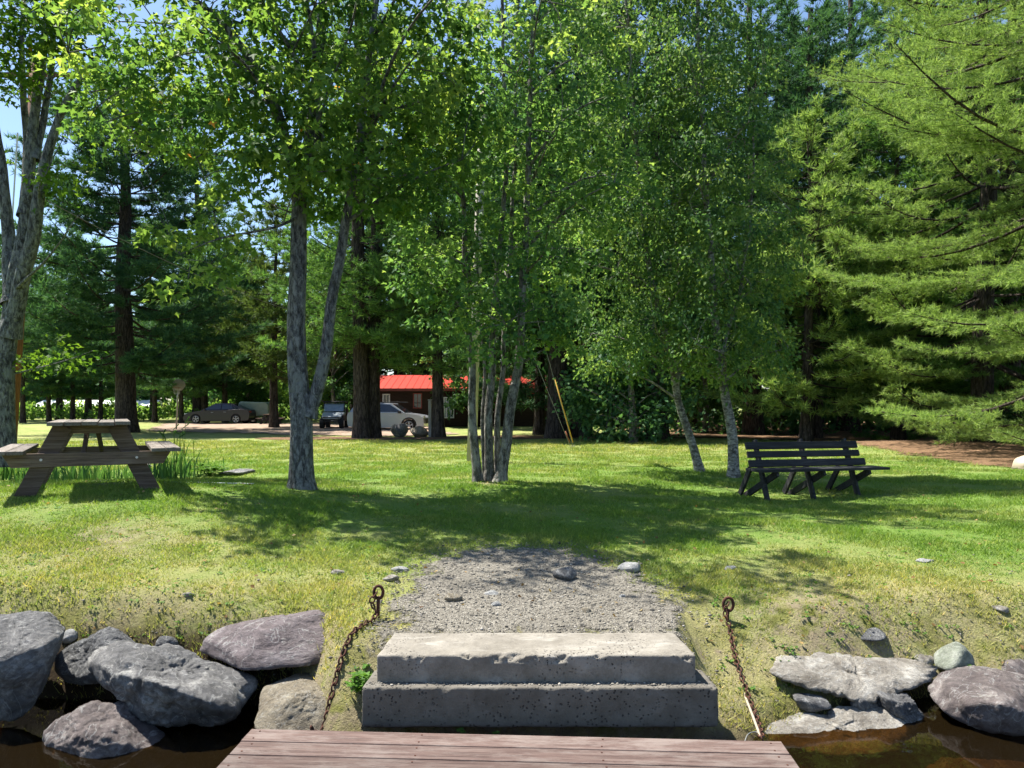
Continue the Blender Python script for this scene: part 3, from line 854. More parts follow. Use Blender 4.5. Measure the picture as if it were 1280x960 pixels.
rock_obj('boulder', 'angular purple slate slab with a pointed left tip, lying on the bank', M['rock_slab'],
         PP([(246, 812, 4.80), (290, 783, 4.95), (372, 767, 5.0), (405, 762, 5.0), (427, 783, 4.92), (415, 808, 4.75), (394, 829, 4.58), (293, 838, 4.50), (338, 786, 4.72), (300, 815, 5.15), (410, 790, 5.2), (330, 832, 4.9)]), seed=6, p=34, rough=.014, cat='boulder')
rock_obj('boulder', 'purple brown boulder half in the dark water below the oval boulder', M['rock_purple'],
         PP([(50, 925, 4.15), (74, 898, 4.2), (118, 873, 4.3), (165, 882, 4.3), (226, 938, 4.2), (175, 985, 4.1), (90, 985, 4.1), (130, 925, 3.95), (110, 900, 4.65), (200, 920, 4.6)]), seed=7, p=16, rough=.03, cat='boulder')
rock_obj('boulder', 'tan granite boulder under the rusty chain, left of the steps', M['rock_tan'],
         PP([(316, 885, 4.3), (328, 855, 4.5), (365, 840, 4.65), (425, 842, 4.7), (448, 865, 4.5), (452, 915, 4.2), (400, 930, 4.1), (325, 935, 4.1), (380, 870, 4.25), (400, 850, 4.9)]), seed=8, p=14, rough=.018, cat='boulder')
rock_obj('boulder', 'long pale slab with a dark ragged front, right of the steps', M['rock_pale'],
         PP([(963, 832, 4.65), (975, 820, 4.75), (1010, 817, 4.8), (1065, 828, 4.85), (1160, 829, 4.9), (1177, 836, 4.8), (1168, 850, 4.65), (1105, 872, 4.5), (1060, 878, 4.45), (1000, 864, 4.45), (967, 848, 4.5), (1060, 835, 5.1)]), seed=9, p=26, rough=.035, cat='boulder')
rock_obj('boulder', 'large purple grey boulder at the right edge by the water', M['rock_purple'],
         PP([(1161, 872, 4.55), (1174, 842, 4.65), (1215, 837, 4.75), (1310, 845, 4.8), (1350, 900, 4.5), (1310, 940, 4.3), (1220, 918, 4.25), (1188, 902, 4.35), (1240, 880, 4.15), (1260, 850, 5.1)]), seed=10, p=18, rough=.025, cat='boulder')
rock_obj('boulder', 'low jagged ledge of pale rock at the right waterline', M['rock_pale'],
         PP([(915, 902, 4.42), (960, 889, 4.45), (1040, 897, 4.45), (1100, 886, 4.45), (1140, 890, 4.45), (1150, 915, 4.3), (1125, 945, 4.12), (1040, 940, 4.12), (940, 930, 4.15), (1000, 910, 4.7), (1120, 915, 4.7)]), seed=11, p=18, rough=.035, cat='boulder')
rock_obj('boulder', 'blocky grey stone under the right end of the pale slab', M['rock_grey'], box=(1092, 1152, 864, 915), Y=4.55, depth=.35, seed=12, p=22, rough=.05, cat='boulder', sub=5)
rock_obj('boulder', 'rounded pale green stone between the slab and the purple boulder', M['rock_round'], box=(1169, 1221, 803, 842), Y=4.95, depth=.25, seed=13, p=8, rough=.03, cat='boulder')
rock_obj('boulder', 'flat lilac stone just behind the long pale slab', M['rock_pale'], box=(1113, 1176, 807, 842), Y=5.05, depth=.3, seed=14, p=14, rough=.04, cat='boulder')
rock_obj('boulder', 'small dark purple rock behind the large boulder at the right edge', M['rock_purple'], box=(1238, 1305, 822, 856), Y=5.0, depth=.3, seed=15, p=14, rough=.04, cat='boulder')
rock_obj('boulder', 'brown rock lying under the clear water at bottom right', M['rock_brown'],
         PP([(1150, 965, 4.0), (1190, 942, 4.15), (1290, 948, 4.15), (1330, 985, 3.9), (1250, 1010, 3.7), (1160, 1000, 3.75), (1200, 1020, 4.1)]), seed=16, p=16, rough=.03, cat='boulder')
small = [((993, 1037, 867, 889), 4.5, 'rock_grey', 'flat grey stone tucked under the left half of the pale slab'),
         ((1060, 1096, 871, 891), 4.5, 'rock_grey', 'small grey stone tucked under the middle of the pale slab'),
         ((1050, 1104, 780, 798), 5.35, 'rock_slate', 'lengthwise blue grey stone lying on the dry grass above the pale slab'),
         ((977, 996, 774, 790), 5.35, 'rock_tan', 'small tan stone on bare soil right of the right iron stake'),
         ((193, 221, 794, 814), 4.95, 'rock_slate', 'small grey stone poking up behind the oval boulder'),
         ((76, 98, 786, 806), 5.05, 'rock_white', 'small whitish stone at the edge of the tall left boulder'),
         ((690, 721, 709, 726), 6.1, 'rock_grey', 'bluish round stone in the shade on the gravel'),
         ((775, 804, 703, 717), 6.3, 'rock_white', 'white flat stone at the right rim of the gravel'),
         ((488, 512, 708, 716), 6.3, 'rock_white', 'thin white stone at the upper left rim of the gravel'),
         ((478, 500, 718, 729), 6.0, 'rock_pale', 'pale stone beside the left iron stake'),
         ((555, 578, 742, 755), 5.6, 'rock_tan', 'flat tan pebble set in the gravel left of centre'),
         ((604, 624, 738, 747), 5.7, 'rock_white', 'pale pebble near the middle of the gravel'),
         ((614, 627, 751, 761), 5.5, 'rock_white', 'small white pebble left of centre just behind the steps'),
         ((725, 739, 760, 769), 5.35, 'rock_tan', 'cream pebble in the gravel right of centre behind the steps'),
         ((773, 783, 742, 750), 5.7, 'rock_white', 'small white pebble in the right half of the gravel'),
         ((413, 431, 712, 720), 6.2, 'rock_pale', 'pale stone in the grass left of the stake'),
         ((905, 921, 707, 715), 6.35, 'rock_white', 'pale stone in the grass right of the gravel'),
         ((1143, 1165, 698, 705), 6.6, 'rock_white', 'flat pale stone in the lawn at the right'),
         ((1240, 1262, 757, 765), 5.6, 'rock_pale', 'half buried stone in the lawn near the right edge'),
         ((226, 243, 740, 747), 5.7, 'rock_pale', 'half buried grey stone in the dry grass at the left')]
for i, (bx, Y, mm, lab) in enumerate(small):
    c = ((bx[0] + bx[1]) / 2, bx[3] - 1)
    if i > 4 or i in (2, 3):
        h = hit(c[0], c[1]); Y = h.y + (.11 if i in (2, 3) else .02)
    rock_obj('stone', lab, M[mm], box=bx, Y=Y, depth=(bx[1] - bx[0]) / F * Y * .8, seed=30 + i, p=9, rough=.03, cat='stone')

def pebbles():
    rng = np.random.default_rng(4); U, Fi = ico(1)
    n = 20000
    x = rng.uniform(-1.6, 1.9, n); y = rng.uniform(4.3, 7.1, n)
    e = seg_dist(x, y, gravel_poly) + rng.normal(size=n) * .14; k = e > -.02; x = x[k]; y = y[k]
    xb = rng.uniform(-4.6, 4.6, 2600); yb = waterline(xb) + rng.random(2600) ** 1.5 * 1.5 + .15; kk = rng.random(2600) < .28
    steps_ = (np.abs(xb - .14) < .95) & (yb < 4.5)
    kk &= ~steps_
    x = np.concatenate([x, xb[kk]]); y = np.concatenate([y, yb[kk]])
    xt = rng.uniform(-.78, 1.05, 420); yt = rng.uniform(4.03, 4.085, 420); x = np.concatenate([x, xt]); y = np.concatenate([y, yt]); onstep = np.arange(len(x)) >= len(x) - 420
    s = np.clip(rng.lognormal(-5.3, .36, len(x)), .003, .02)
    z = gz(x, y) + .012 + s * .2
    fine = np.array([mnoise.fractal(Vector((a * 2.2, b * 2.2, 0)), .8, 2, 5) for a, b in zip(x, y)])
    z = z + fine * (.010 + .05 * np.clip(1 - (y - waterline(x)) / 1.0, 0, 1)) 
    z = np.where(onstep, -.197 + s * .3, z)
    sc = np.stack([s * rng.uniform(.8, 1.3, len(x)), s * rng.uniform(.7, 1.1, len(x)), s * rng.uniform(.4, .75, len(x))], 1)
    jit = 1 + rng.normal(size=(len(x), len(U), 1)) * .13
    V = np.stack([x, y, z], 1)[:, None] + U[None] * jit * sc[:, None]
    Fc = (np.arange(len(x))[:, None, None] * len(U) + Fi[None]).reshape(-1, 3)
    o = np_mesh('gravel_pebbles', V.reshape(-1, 3), Fc, M['pebble'], tint=np.repeat(rng.random(len(x)), len(U)))
    tag(o, kind='stuff')
pebbles()

# ------------------------------------------------------------------ grass
def fine_at(x, y):
    fine = np.array([mnoise.fractal(Vector((a * 2.2, b * 2.2, 0)), .8, 2, 5) if b < 17 and abs(a) < 9 else 0 for a, b in zip(x, y)])
    return fine * (.010 + .05 * np.clip(1 - (y - waterline(x)) / 1.0, 0, 1))

def grass(n=450000):
    rng = np.random.default_rng(11)
    y = 4.2 * (30 / 4.2) ** (rng.random(n * 2) ** 1.05)
    x = rng.uniform(-.78, .78, n * 2) * y + rng.normal(size=n * 2) * .3
    g = seg_dist(x, y, gravel_poly); wl = waterline(x)
    pn = np.array([mnoise.fractal(Vector((a * 1.1, b * 1.1, 3.)), .8, 2, 4) for a, b in zip(x[::1], y[::1])])
    keep = (g < -.05 + rng.normal(size=len(g)) * .10) | ((g < .25) & (rng.random(len(g)) < .10))
    bd = y - wl
    dens = np.clip((bd + .15) / 1.4, .0, 1) ** .7
    dens = np.maximum(dens, np.where((x > 1.05) & (bd > .02), .45, 0))
    dens *= np.clip(.75 + pn * 1.2, .12, 1)
    keep &= rng.random(len(g)) < dens
    keep &= ~((np.abs(x - .14) < 1.0) & (y < 4.55))
    keep &= (seg_dist(x, y, needle_poly) + rng.normal(size=len(x)) * .35 < 0) & (seg_dist(x, y, mulch_poly) < .1)
    keep &= ((x + 7.2) / 2.5) ** 2 + ((y - 12.9) / 1.1) ** 2 > 1
    x = x[keep][:n]; y = y[keep][:n]; pn = pn[keep][:n]; m = len(x)
    z = gz(x, y) + fine_at(x, y)
    hgt = (.015 + .0014 * y) * rng.uniform(.5, 1.5, m) * np.clip(1 + pn * 1.0, .6, 1.7)
    tall = (rng.random(m) < .01) & (y < 7); hgt = np.where(tall, hgt * 2.4, hgt)
    w = (.0032 + .00085 * y) * rng.uniform(.7, 1.3, m)
    a = rng.random(m) * 6.283; lean = rng.normal(size=(m, 2)) * .6
    B = np.stack([x, y, z - .003], 1); X = np.stack([np.cos(a), np.sin(a), np.zeros(m)], 1) * (w / 2)[:, None]
    T = B + np.stack([lean[:, 0] * hgt, lean[:, 1] * hgt, hgt], 1)
    V = np.stack([B - X, B + X, T], 1).reshape(-1, 3)
    o = np_mesh('grass', V, np.arange(3 * m).reshape(-1, 3), M['grass'], tint=np.repeat(rng.random(m), 3)); tag(o, kind='stuff')
grass()

def weed_plants():
    """low broad-leaved weeds and clover scattered on the bank and in the lawn"""
    rng = np.random.default_rng(12); n = 900
    x = rng.uniform(-4.6, 4.6, n); y = waterline(x) + .25 + rng.random(n) ** 1.3 * 3.2
    g = seg_dist(x, y, gravel_poly); k = (g < -.02) & ~((np.abs(x - .14) < 1.0) & (y < 4.55)); x = x[k]; y = y[k]
    C = np.stack([x, y, gz(x, y) + fine_at(x, y)], 1); idx = np.repeat(np.arange(len(x)), 9); K = len(idx)
    a = rng.random(K) * 6.28
    D = np.stack([np.cos(a), np.sin(a), rng.uniform(.15, .9, K)], 1); Nn = np.stack([-np.cos(a), -np.sin(a), np.full(K, 2.)], 1)
    S = rng.uniform(.014, .030, K)
    o = leaf_mesh('lawn_weeds', C[idx] + rng.normal(size=(K, 3)) * [.02, .02, .004], D, Nn, S, M['weed_leaf'], None, rng.random(K), 'oval'); tag(o, kind='stuff')
weed_plants()

def litter():
    rng = np.random.default_rng(15); n = 900
    y = 4.8 * (16 / 4.8) ** rng.random(n); x = rng.uniform(-.7, .7, n) * y
    C = np.stack([x, y, gz(x, y) + fine_at(x, y) + .018], 1); D = rng.normal(size=(n, 3)); D[:, 2] *= .3; Nn = rng.normal(size=(n, 3)) * .4; Nn[:, 2] += 1
    o = leaf_mesh('fallen_leaves', C, D, Nn, rng.uniform(.018, .045, n), M['dry_leaf'], None, rng.random(n), 'oval'); tag(o, kind='stuff')
M['dry_leaf'] = leafmat('dry_leaf', [(0, (.10, .05, .02)), (.5, (.24, .15, .06)), (1., (.36, .28, .12))], .2)
litter()

# ------------------------------------------------------------------ foreground hardware
def chain(path, label, link_len=.052):
    # arclength sampled alternate links
    pts = smooth_path(path, 200); acc = [0]
    for a, b in zip(pts, pts[1:]): acc.append(acc[-1] + (b - a).length)
    L = acc[-1]; n = int(L / (link_len * .74))
    root = empty('chain', path[0], label, 'chain')
    a = []; r = link_len * .5; w = link_len * .30
    for i in range(17):
        t = i / 16 * 2 * PI; a.append(Vector((w * math.sin(t) * 1.0, 0, r * math.cos(t) * .86)))
    V, Fc = tube_arr(a, link_len * .105, 6); V = V * 1
    me = None
    for i in range(n):
        s = (i + .5) * link_len * .74; j = max(1, min(len(pts) - 1, int(np.searchsorted(acc, s))))
        p = pts[j]; d = (pts[j] - pts[j - 1]).normalized()
        if me is None:
            o = np_mesh('link', V, Fc, M['rust'], root, smooth=True); me = o.data
        else:
            o = bpy.data.objects.new('link', me); col.objects.link(o); o.parent = root
        q = d.to_track_quat('Z', 'Y'); from_rot = Matrix.Rotation(PI / 2 * (i % 2) + .35, 4, 'Z')
        o.matrix_local = Matrix.Translation(p - Vector(path[0])) @ q.to_matrix().to_4x4() @ from_rot
    return root

def stake(loc, h, label, ring, tilt):
    root = empty('iron_stake', loc, label, 'iron stake'); b = MB()
    b.tube([(0, 0, -.1), (tilt * .5, 0, h * .6), (tilt, 0, h)], [.013, .012, .011], 8)
    b.build('rod', M['rust'], root, smooth=True)
    r = MB(); pts = [Vector((tilt + ring * math.sin(t), 0.0, h + ring * .9 - ring * 1.35 * math.cos(t))) for t in np.linspace(0, 2 * PI, 15)]
    V, Fc = tube_arr(pts, .0105, 8); np_mesh('ring', V, Fc, M['rust'], root, smooth=True)
    return root
# left stake: hooked rod with chain wrapped round it
g1 = hit(472, 772)
stake((g1.x, g1.y, g1.z - .02), .155, 'rusty iron stake with a ring top at the left of the gravel', .030, .006)
Yd = 3.92
def onground(px, py, up=.012):
    h = hit(px, py); return (h.x, h.y, h.z + up + float(fine_at([h.x], [h.y])[0]))
from mathutils.bvhtree import BVHTree
bpy.context.view_layer.update()
_bv = []
for q in bpy.context.scene.objects:
    if q.type == 'MESH' and (q.name == 'ground' or q.name.startswith('boulder')):
        mw = q.matrix_world; _bv.append(BVHTree.FromPolygons([mw @ v.co for v in q.data.vertices], [tuple(p.vertices) for p in q.data.polygons]))
def lie(x, y, up=.012):
    zs = [h_[0].z for h_ in (b_.ray_cast(Vector((x, y, 1.)), Vector((0, 0, -1))) for b_ in _bv) if h_[0] is not None]
    return Vector((x, y, max(zs) + up))
top = Vector((g1.x, g1.y - .02, g1.z + .17))
xy = [(g1.x - .01, g1.y - .12), (g1.x - .03, 4.72), (g1.x - .06, 4.60), (g1.x - .09, 4.48), (g1.x - .12, 4.36), (g1.x - .15, 4.24), (g1.x - .18, 4.12)]
chain([top, top + Vector((-.03, -.02, -.06)), top + Vector((-.005, -.03, -.12))] + [lie(a_, b_, .02) for a_, b_ in xy] + [P(386, 908, 3.97)],
      'rusty chain running from the left stake over the tan boulder to the dock')
g2 = hit(910, 775)
stake((g2.x - .01, g2.y, g2.z - .03), .10, 'rusty bent iron stake on the bank right of the steps', .034, .012)
top2 = Vector((g2.x, g2.y - .01, g2.z + .12))
cpts = [top2, top2 + Vector((-.03, -.03, -.06)), onground(912, 790, .02), onground(918, 820, .02), onground(926, 850, .03), onground(938, 885, .02), P(948, 905, 4.2), P(953, 925, 4.0)]
chain(cpts, 'rusty chain hanging from the right stake down to the water', .045)
b = MB(); b.tube(smooth_path([P(920, 812, 4.9), P(924, 835, 4.7), P(930, 865, 4.5), P(941, 895, 4.28), P(951, 922, 4.05)], 24), .0075, 7)
tag(b.build('rope', M['rope'], smooth=True), 'frayed tan rope beside the right chain', 'rope')
b = MB(); b.tube(smooth_path([P(930, 930, 4.05), P(935, 918, 4.12), P(945, 915, 4.15), P(955, 921, 4.1)], 16), .003, 6)
tag(b.build('wire_loop', M['steelwire'], smooth=True), 'thin grey wire loop at the waterline by the right corner of the dock', 'wire')

# broad-leaved weed beside lower step
def leafy_weed(loc, label, h, n, size, seed, spread=.10):
    rng = np.random.default_rng(seed); root = empty('weed', loc, label, 'weed'); tb = Tubes(); C = []; D = []
    for i in range(n):
        a = rng.random() * 6.28; r = spread * rng.random() ** .6; e = Vector((math.cos(a) * r, math.sin(a) * r, h * rng.uniform(.4, 1)))
        tb.add([Vector((0, 0, -.02)), e * .5 + Vector((0, 0, h * .15)), e], [.003, .002, .0015], 4)
        for q in range(5):
            C.append(np.array(e)); aa = rng.random() * 6.28; D.append((math.cos(aa), math.sin(aa), .25))
    tb.build('stem', M['weed_leaf'], root)
    C = np.array(C); D = np.array(D); Nn = np.zeros_like(C); Nn[:, 2] = 1; Nn += rng.normal(size=Nn.shape) * .3
    leaf_mesh('foliage', C, D, Nn, size * rng.uniform(.7, 1.2, len(C)), M['weed_leaf'], root, rng.random(len(C)), 'maple')
p = P(456, 868, 4.25); leafy_weed((p.x, p.y, p.z - .04), 'bright green leafy weed between the tan boulder and the steps', .18, 26, .055, 5, .09)
p = P(1102, 870, 4.75); leafy_weed((p.x, p.y, p.z - .03), 'small green weed growing under the long pale slab', .08, 7, .035, 6, .05)
p = P(1205, 838, 4.85); leafy_weed((p.x, p.y, p.z - .06), 'green weed in front of the rounded pale green stone', .10, 9, .035, 7, .07)
p = P(577, 910, 3.98); leafy_weed((p.x, p.y, p.z - .06), 'tiny weed between the dock and the lower step left of centre', .06, 4, .022, 8, .025)
p = P(618, 912, 3.98); leafy_weed((p.x, p.y, p.z - .06), 'tiny weed between the dock and the lower step near the middle', .06, 4, .02, 9, .02)
p = hit(330, 790); leafy_weed((p.x - .25, p.y + .2, p.z), 'low green weed behind the purple slate slab', .07, 12, .035, 10, .09)

# ------------------------------------------------------------------ picnic table
def picnic_table(name, loc, rz, label, scale=1., mats=('table_wood', 'table_top'), braces=True):
    """long axis = local +y, origin on the ground under the near frame"""
    root = empty(name, loc, label, 'picnic table', rz=rz); root.scale = (scale,) * 3
    W, T = M[mats[0]], M[mats[1]]
    L = 1.83; H = .75; y0 = -.28
    top = MB()
    for i in range(5):
        x = (i - 2) * .152; top.box((x, y0 + L / 2 + random.uniform(-.015, .015), H - .02 + random.uniform(-.004, .004)), (.143, L + random.uniform(-.02, .02), .038))
    top.build('tabletop', T, root, .004)
    cl = MB()
    for y in (.0, 1.25): cl.box((0, y + .062, H - .085), (.70, .038, .088))
    cl.box((0, .64, H - .085), (.68, .038, .085)); cl.build('cleat', W, root, .003)
    for sx in (-1, 1):
        s = MB()
        for k in range(2): s.box((sx * (.645 + k * .145), y0 + L / 2 + random.uniform(-.01, .01), .445), (.138, L, .038))
        s.build('seat', T, root, .004)
        for y in (.0, 1.25):
            g = MB(); g.bar((sx * .60, y, -.04), (sx * .245, y, H - .045), .038, .175, (0, 1, 0)); g.build('leg', W, root, .004)
    for y in (-.041, 1.291):
        g = MB(); g.prism([(-.78, .425), (.78, .425), (.70, .285), (-.70, .285)], y - .019, y + .019); g.build('seat_beam', W, root, .003)
        for sx in (-1, 1):
            bt = MB(); yy = y + (-.021 if y < 0 else .021); bt.tube([(sx * .44, yy, .36), (sx * .44, yy + (-.008 if y < 0 else .008), .36)], .014, 8); bt.build('bolt', M['metal_grey'], root)
    if braces:
        for (ya, yb) in ((.06, .55), (1.19, .70)):
            g = MB(); g.bar((-.07 if ya < .5 else .10, ya - .02, .36), (-.03 if ya < .5 else .05, yb, H - .05), .04, .085, (1, 0, 0)); g.build('brace', W, root, .003)
    return root
tl = (-4.47, 7.97); picnic_table('picnic_table', (tl[0], tl[1], gzf(*tl) + .005), math.radians(28), 'weathered brown picnic table standing on the lawn at the left')
_x = (336 - 640) / F * 51.
picnic_table('picnic_table', (_x, 51., gzf(_x, 51.)), math.radians(4), 'distant dark picnic table behind the sedan beside a pine trunk', .95, ('bench_wood', 'table_wood'))

# ------------------------------------------------------------------ bench
def bench():
    fl = hit(1016, 624); root = empty('garden_bench', (fl.x, fl.y + .02, fl.z), 'dark weathered wooden bench with crossed legs under the birches', 'bench', rz=math.radians(14))
    W = M['bench_wood']
    def bz(y, z): return (y, z)
    for xf in (-.75, 0.0, .75):
        gx = lambda yy: 0
        p = MB(); p.bar((xf, -.06, -.06), (xf, .30, .84), .042, .085, (1, 0, 0)); p.build('back_post', W, root, .004)
        p = MB(); p.bar((xf + .042, .72, -.06), (xf + .042, -.22, .405), .040, .09, (1, 0, 0)); p.build('leg', W, root, .004)
        p = MB(); p.bar((xf - .042, .62, .02), (xf - .042, .34, .43), .038, .085, (1, 0, 0)); p.build('brace', W, root, .003)
    s = MB()
    for k in range(3): s.box((0.06, -.19 + k * .135, .435 + .0 * k), (2.10, .125, .036))
    s.build('seat', W, root, .004)
    def back(z0, z1, dx, name):
        b = MB(); za = (z0 + z1) / 2; y = -.06 + (za + .06) * .40 - .072
        b.box((dx, y, za), (1.86 if z1 > .6 else 1.93, .034, z1 - z0), Matrix.Rotation(math.radians(-21), 3, 'X')); b.build(name, W, root, .004)
    back(.712, .818, -.03, 'back_slat'); back(.596, .688, -.03, 'back_slat'); back(.462, .568, -.0, 'back_slat')
bench()

# ------------------------------------------------------------------ trees: foreground
A0 = hit(377, 611); YA = A0.y
def pA(px, py, dy=0.): return P(px, py, YA + dy)
rng = np.random.default_rng(3)
ellA = []
def E(px, py, Y, rx, ry, rz, w=1.): return (tuple(P(px, py, Y)), (rx, ry, rz), w)
ellA = [E(400, 70, YA, 2.0, 2.1, 1.6, 2.6), E(250, 60, YA - .2, 1.5, 1.7, 1.2, 1.5), E(190, 130, YA - .1, 1.0, 1.1, .7, .8), E(300, 160, YA - .4, 1.0, 1.0, .7, .9), E(270, 300, YA - .6, .75, .7, .30, .42), E(232, 345, YA - .7, .22, .3, .22, .08),
        E(420, 215, YA, 1.0, 1.2, .5, .9), E(500, 130, YA + .2, 1.3, 1.3, 1.2, 1.3), E(360, 205, YA - .8, .7, .6, .35, .5), E(500, 240, YA - .1, .6, .7, .35, .4),
        E(330, -120, YA + .5, 1.7, 1.6, 1.1, 1.2), E(360, -75, 7.8, .9, .8, .4, .22), E(520, -75, 7.5, .9, .8, .4, .22)]
hero_tree('maple_tree', 'broad maple with a pale forked trunk standing alone on the left lawn', 'maple tree',
          [([A0 - Vector((0, 0, .1)), pA(376, 540), pA(371, 430), pA(372, 300), pA(378, 220), pA(395, 90), pA(410, -80), pA(415, -300)], .165, .03),
           ([pA(385, 520), pA(398, 480), pA(414, 400), pA(430, 290), pA(447, 190, .1), pA(460, 60, .2), pA(482, -60, .3)], .095, .03),
           ([pA(374, 255), pA(350, 150, -.3), pA(300, 55, -.5), pA(230, -10, -.6), pA(150, -60, -.6)], .07, .02),
           ([pA(388, 215), pA(396, 150, -.3), pA(392, 60, -.5), pA(375, -40, -.6)], .045, .015),
           ([pA(405, 190), pA(380, 100, -.5), pA(330, 10, -.8)], .04, .015),
           ([pA(376, 270), pA(340, 285, -.4), pA(280, 298, -.6), pA(225, 318, -.7)], .022, .006)],
          ellA, 260, .37, 84, .108, 'maple', M['leaf_maple'], M['bark_maple'], 21, 34, .34, yellow=.0012)

C0 = hit(612, 602); YC = C0.y
def pC(px, py, dy=0.): return P(px, py, YC + dy)
ellC = [E(640, 120, YC, 1.9, 1.9, 1.7, 2.2), E(650, 300, YC + .1, 1.5, 1.5, .9, 1.4), E(540, 200, YC - .2, 1.0, 1.1, 1.0, 1.0), E(560, 330, YC - .5, .8, .8, .6, .55), E(600, 395, YC - .7, .9, .8, .55, .65), E(685, 395, YC - .6, .6, .7, .5, .45), E(625, 435, YC - .8, .6, .5, .30, .22),
        E(740, 220, YC + .2, .9, 1.0, 1.0, .9), E(640, -90, YC + .3, 1.6, 1.7, 1.3, 1.4)]
hero_tree('clump_maple', 'maple clump of several rough grey stems in the middle of the lawn', 'maple tree',
          [([pC(598, 606), pC(592, 540), pC(589, 470), pC(584, 380), pC(578, 260), pC(566, 120, -.2), pC(552, -60, -.4)], .076, .02),
           ([pC(612, 604, .1), pC(611, 540, .1), pC(612, 470, .1), pC(618, 380, .1), pC(632, 240, .2), pC(630, 80, .3), pC(622, -120, .4)], .080, .02),
           ([pC(622, 604, .2), pC(622, 540, .2), pC(626, 470, .2), pC(632, 400, .3), pC(642, 250, .5), pC(645, 100, .6), pC(650, -100, .7)], .058, .02),
           ([pC(625, 604), pC(631, 560), pC(642, 490), pC(650, 420), pC(656, 300), pC(661, 180), pC(664, 60), pC(668, -160)], .098, .025),
           ([pC(606, 604, .15), pC(604, 540, .15), pC(603, 470, .2), pC(600, 380, .3), pC(598, 260, .3)], .035, .015)],
          ellC, 280, .34, 68, .100, 'maple', M['leaf_clump'], M['bark_clump'], 22, 32, .32, base=Vector((C0.x, C0.y, C0.z - .06)))

B1 = hit(876, 590); Y1 = B1.y
def pB(px, py, dy=0.): return P(px, py, Y1 + dy)
ell1 = [E(800, 300, Y1, 1.4, 1.4, 2.0, 1.6), E(790, 420, Y1 - .3, .95, 1.1, .9, .9), E(780, 150, Y1, 1.3, 1.4, 1.6, 1.4), E(770, 0, Y1, 1.2, 1.2, 1.4, 1.0), E(745, 430, Y1 + .3, .5, .6, .5, .3), E(730, 300, Y1, .8, .8, 1.0, .6)]
hero_tree('birch_tree', 'left of two birches, leaning left over the lawn', 'birch tree',
          [([B1 - Vector((0, 0, .08)), pB(862, 545), pB(848, 495), pB(832, 420), pB(815, 350), pB(803, 280), pB(795, 180), pB(785, 40), pB(770, -120)], .088, .02),
           ([pB(846, 490), pB(850, 400, .2), pB(845, 280, .3), pB(835, 120, .3)], .05, .015)],
          ell1, 290, .34, 84, .078, 'oval', M['leaf_birch'], M['bark_birch'], 23, 30, .33, twig_r=.004, droop=.8)
B2 = hit(917, 597); Y2 = B2.y
def pD(px, py, dy=0.): return P(px, py, Y2 + dy)
ell2 = [E(900, 260, Y2, 1.35, 1.4, 2.1, 1.8), E(905, 410, Y2 - .2, 1.05, 1.1, 1.0, 1.2), E(880, 100, Y2, 1.2, 1.3, 1.3, 1.2), E(870, -60, Y2, 1.1, 1.1, 1.2, .8), E(955, 330, Y2 - .2, .65, .7, .8, .6), E(940, 440, Y2 - .3, .6, .6, .4, .35)]
hero_tree('birch_tree', 'right of two birches, with whitish trunk just behind the bench', 'birch tree',
          [([B2 - Vector((0, 0, .08)), pD(916, 550), pD(906, 495), pD(897, 420), pD(889, 340), pD(884, 250), pD(878, 130), pD(872, 0), pD(868, -150)], .105, .02),
           ([pD(900, 450), pD(925, 360, .2), pD(940, 250, .3), pD(945, 120, .3)], .045, .012)],
          ell2, 320, .34, 84, .077, 'oval', M['leaf_birch'], M['bark_birch'], 24, 30, .33, twig_r=.004, droop=.8)

L0 = P(4, 572, 13.2); YL = 13.2
def pL(px, py, dy=0.): return P(px, py, YL + dy)
ellL = [E(30, 55, YL - .8, .9, .9, .8, 1.2), E(75, 10, YL - .6, .7, .8, .7, .9), E(-70, 100, YL, 1.4, 1.4, 1.4, 1.2), E(40, -130, YL, 1.8, 1.8, 1.4, 1.8), E(110, 130, YL - .4, .3, .4, .25, .15), E(75, 225, YL - .5, .40, .45, .20, .16), E(-50, -150, YL, 2.0, 1.8, 1.5, 1.2),
        E(85, 445, YL + .1, .36, .4, .13, .14), E(40, 450, YL + .3, .30, .35, .10, .08)]
hero_tree('ash_tree', 'grey tree at the left edge splitting into a fan of bare stems', 'tree',
          [([L0 - Vector((0, 0, .15)), pL(6, 480), pL(14, 400), pL(24, 320), pL(34, 250), pL(42, 150), pL(56, 50, .1), pL(70, -80, .2)], .21, .04),
           ([pL(12, 420), pL(36, 320, -.2), pL(52, 240, -.3), pL(68, 170, -.4), pL(88, 120, -.5), pL(130, 60, -.6)], .15, .03),
           ([pL(16, 380), pL(10, 300, .2), pL(2, 220, .2), pL(-12, 100, .3), pL(-20, -60, .3)], .14, .04),
           ([pL(30, 270), pL(32, 180, .3), pL(28, 80, .3), pL(30, -40, .3)], .09, .03),
           ([pL(44, 200), pL(62, 100, .3), pL(72, 20, .4), pL(84, -80, .4)], .07, .02),
           ([pL(10, 372), pL(40, 345, -.5), pL(75, 305, -.9), pL(102, 268, -1.2)], .035, .006),
           ([pL(8, 470), pL(40, 462, .1), pL(85, 450, .1), pL(115, 438, .1)], .02, .004)],
          ellL, 170, .42, 60, .11, 'maple', M['leaf_ash'], M['bark_maple'], 25, 14, .28, yellow=.002)

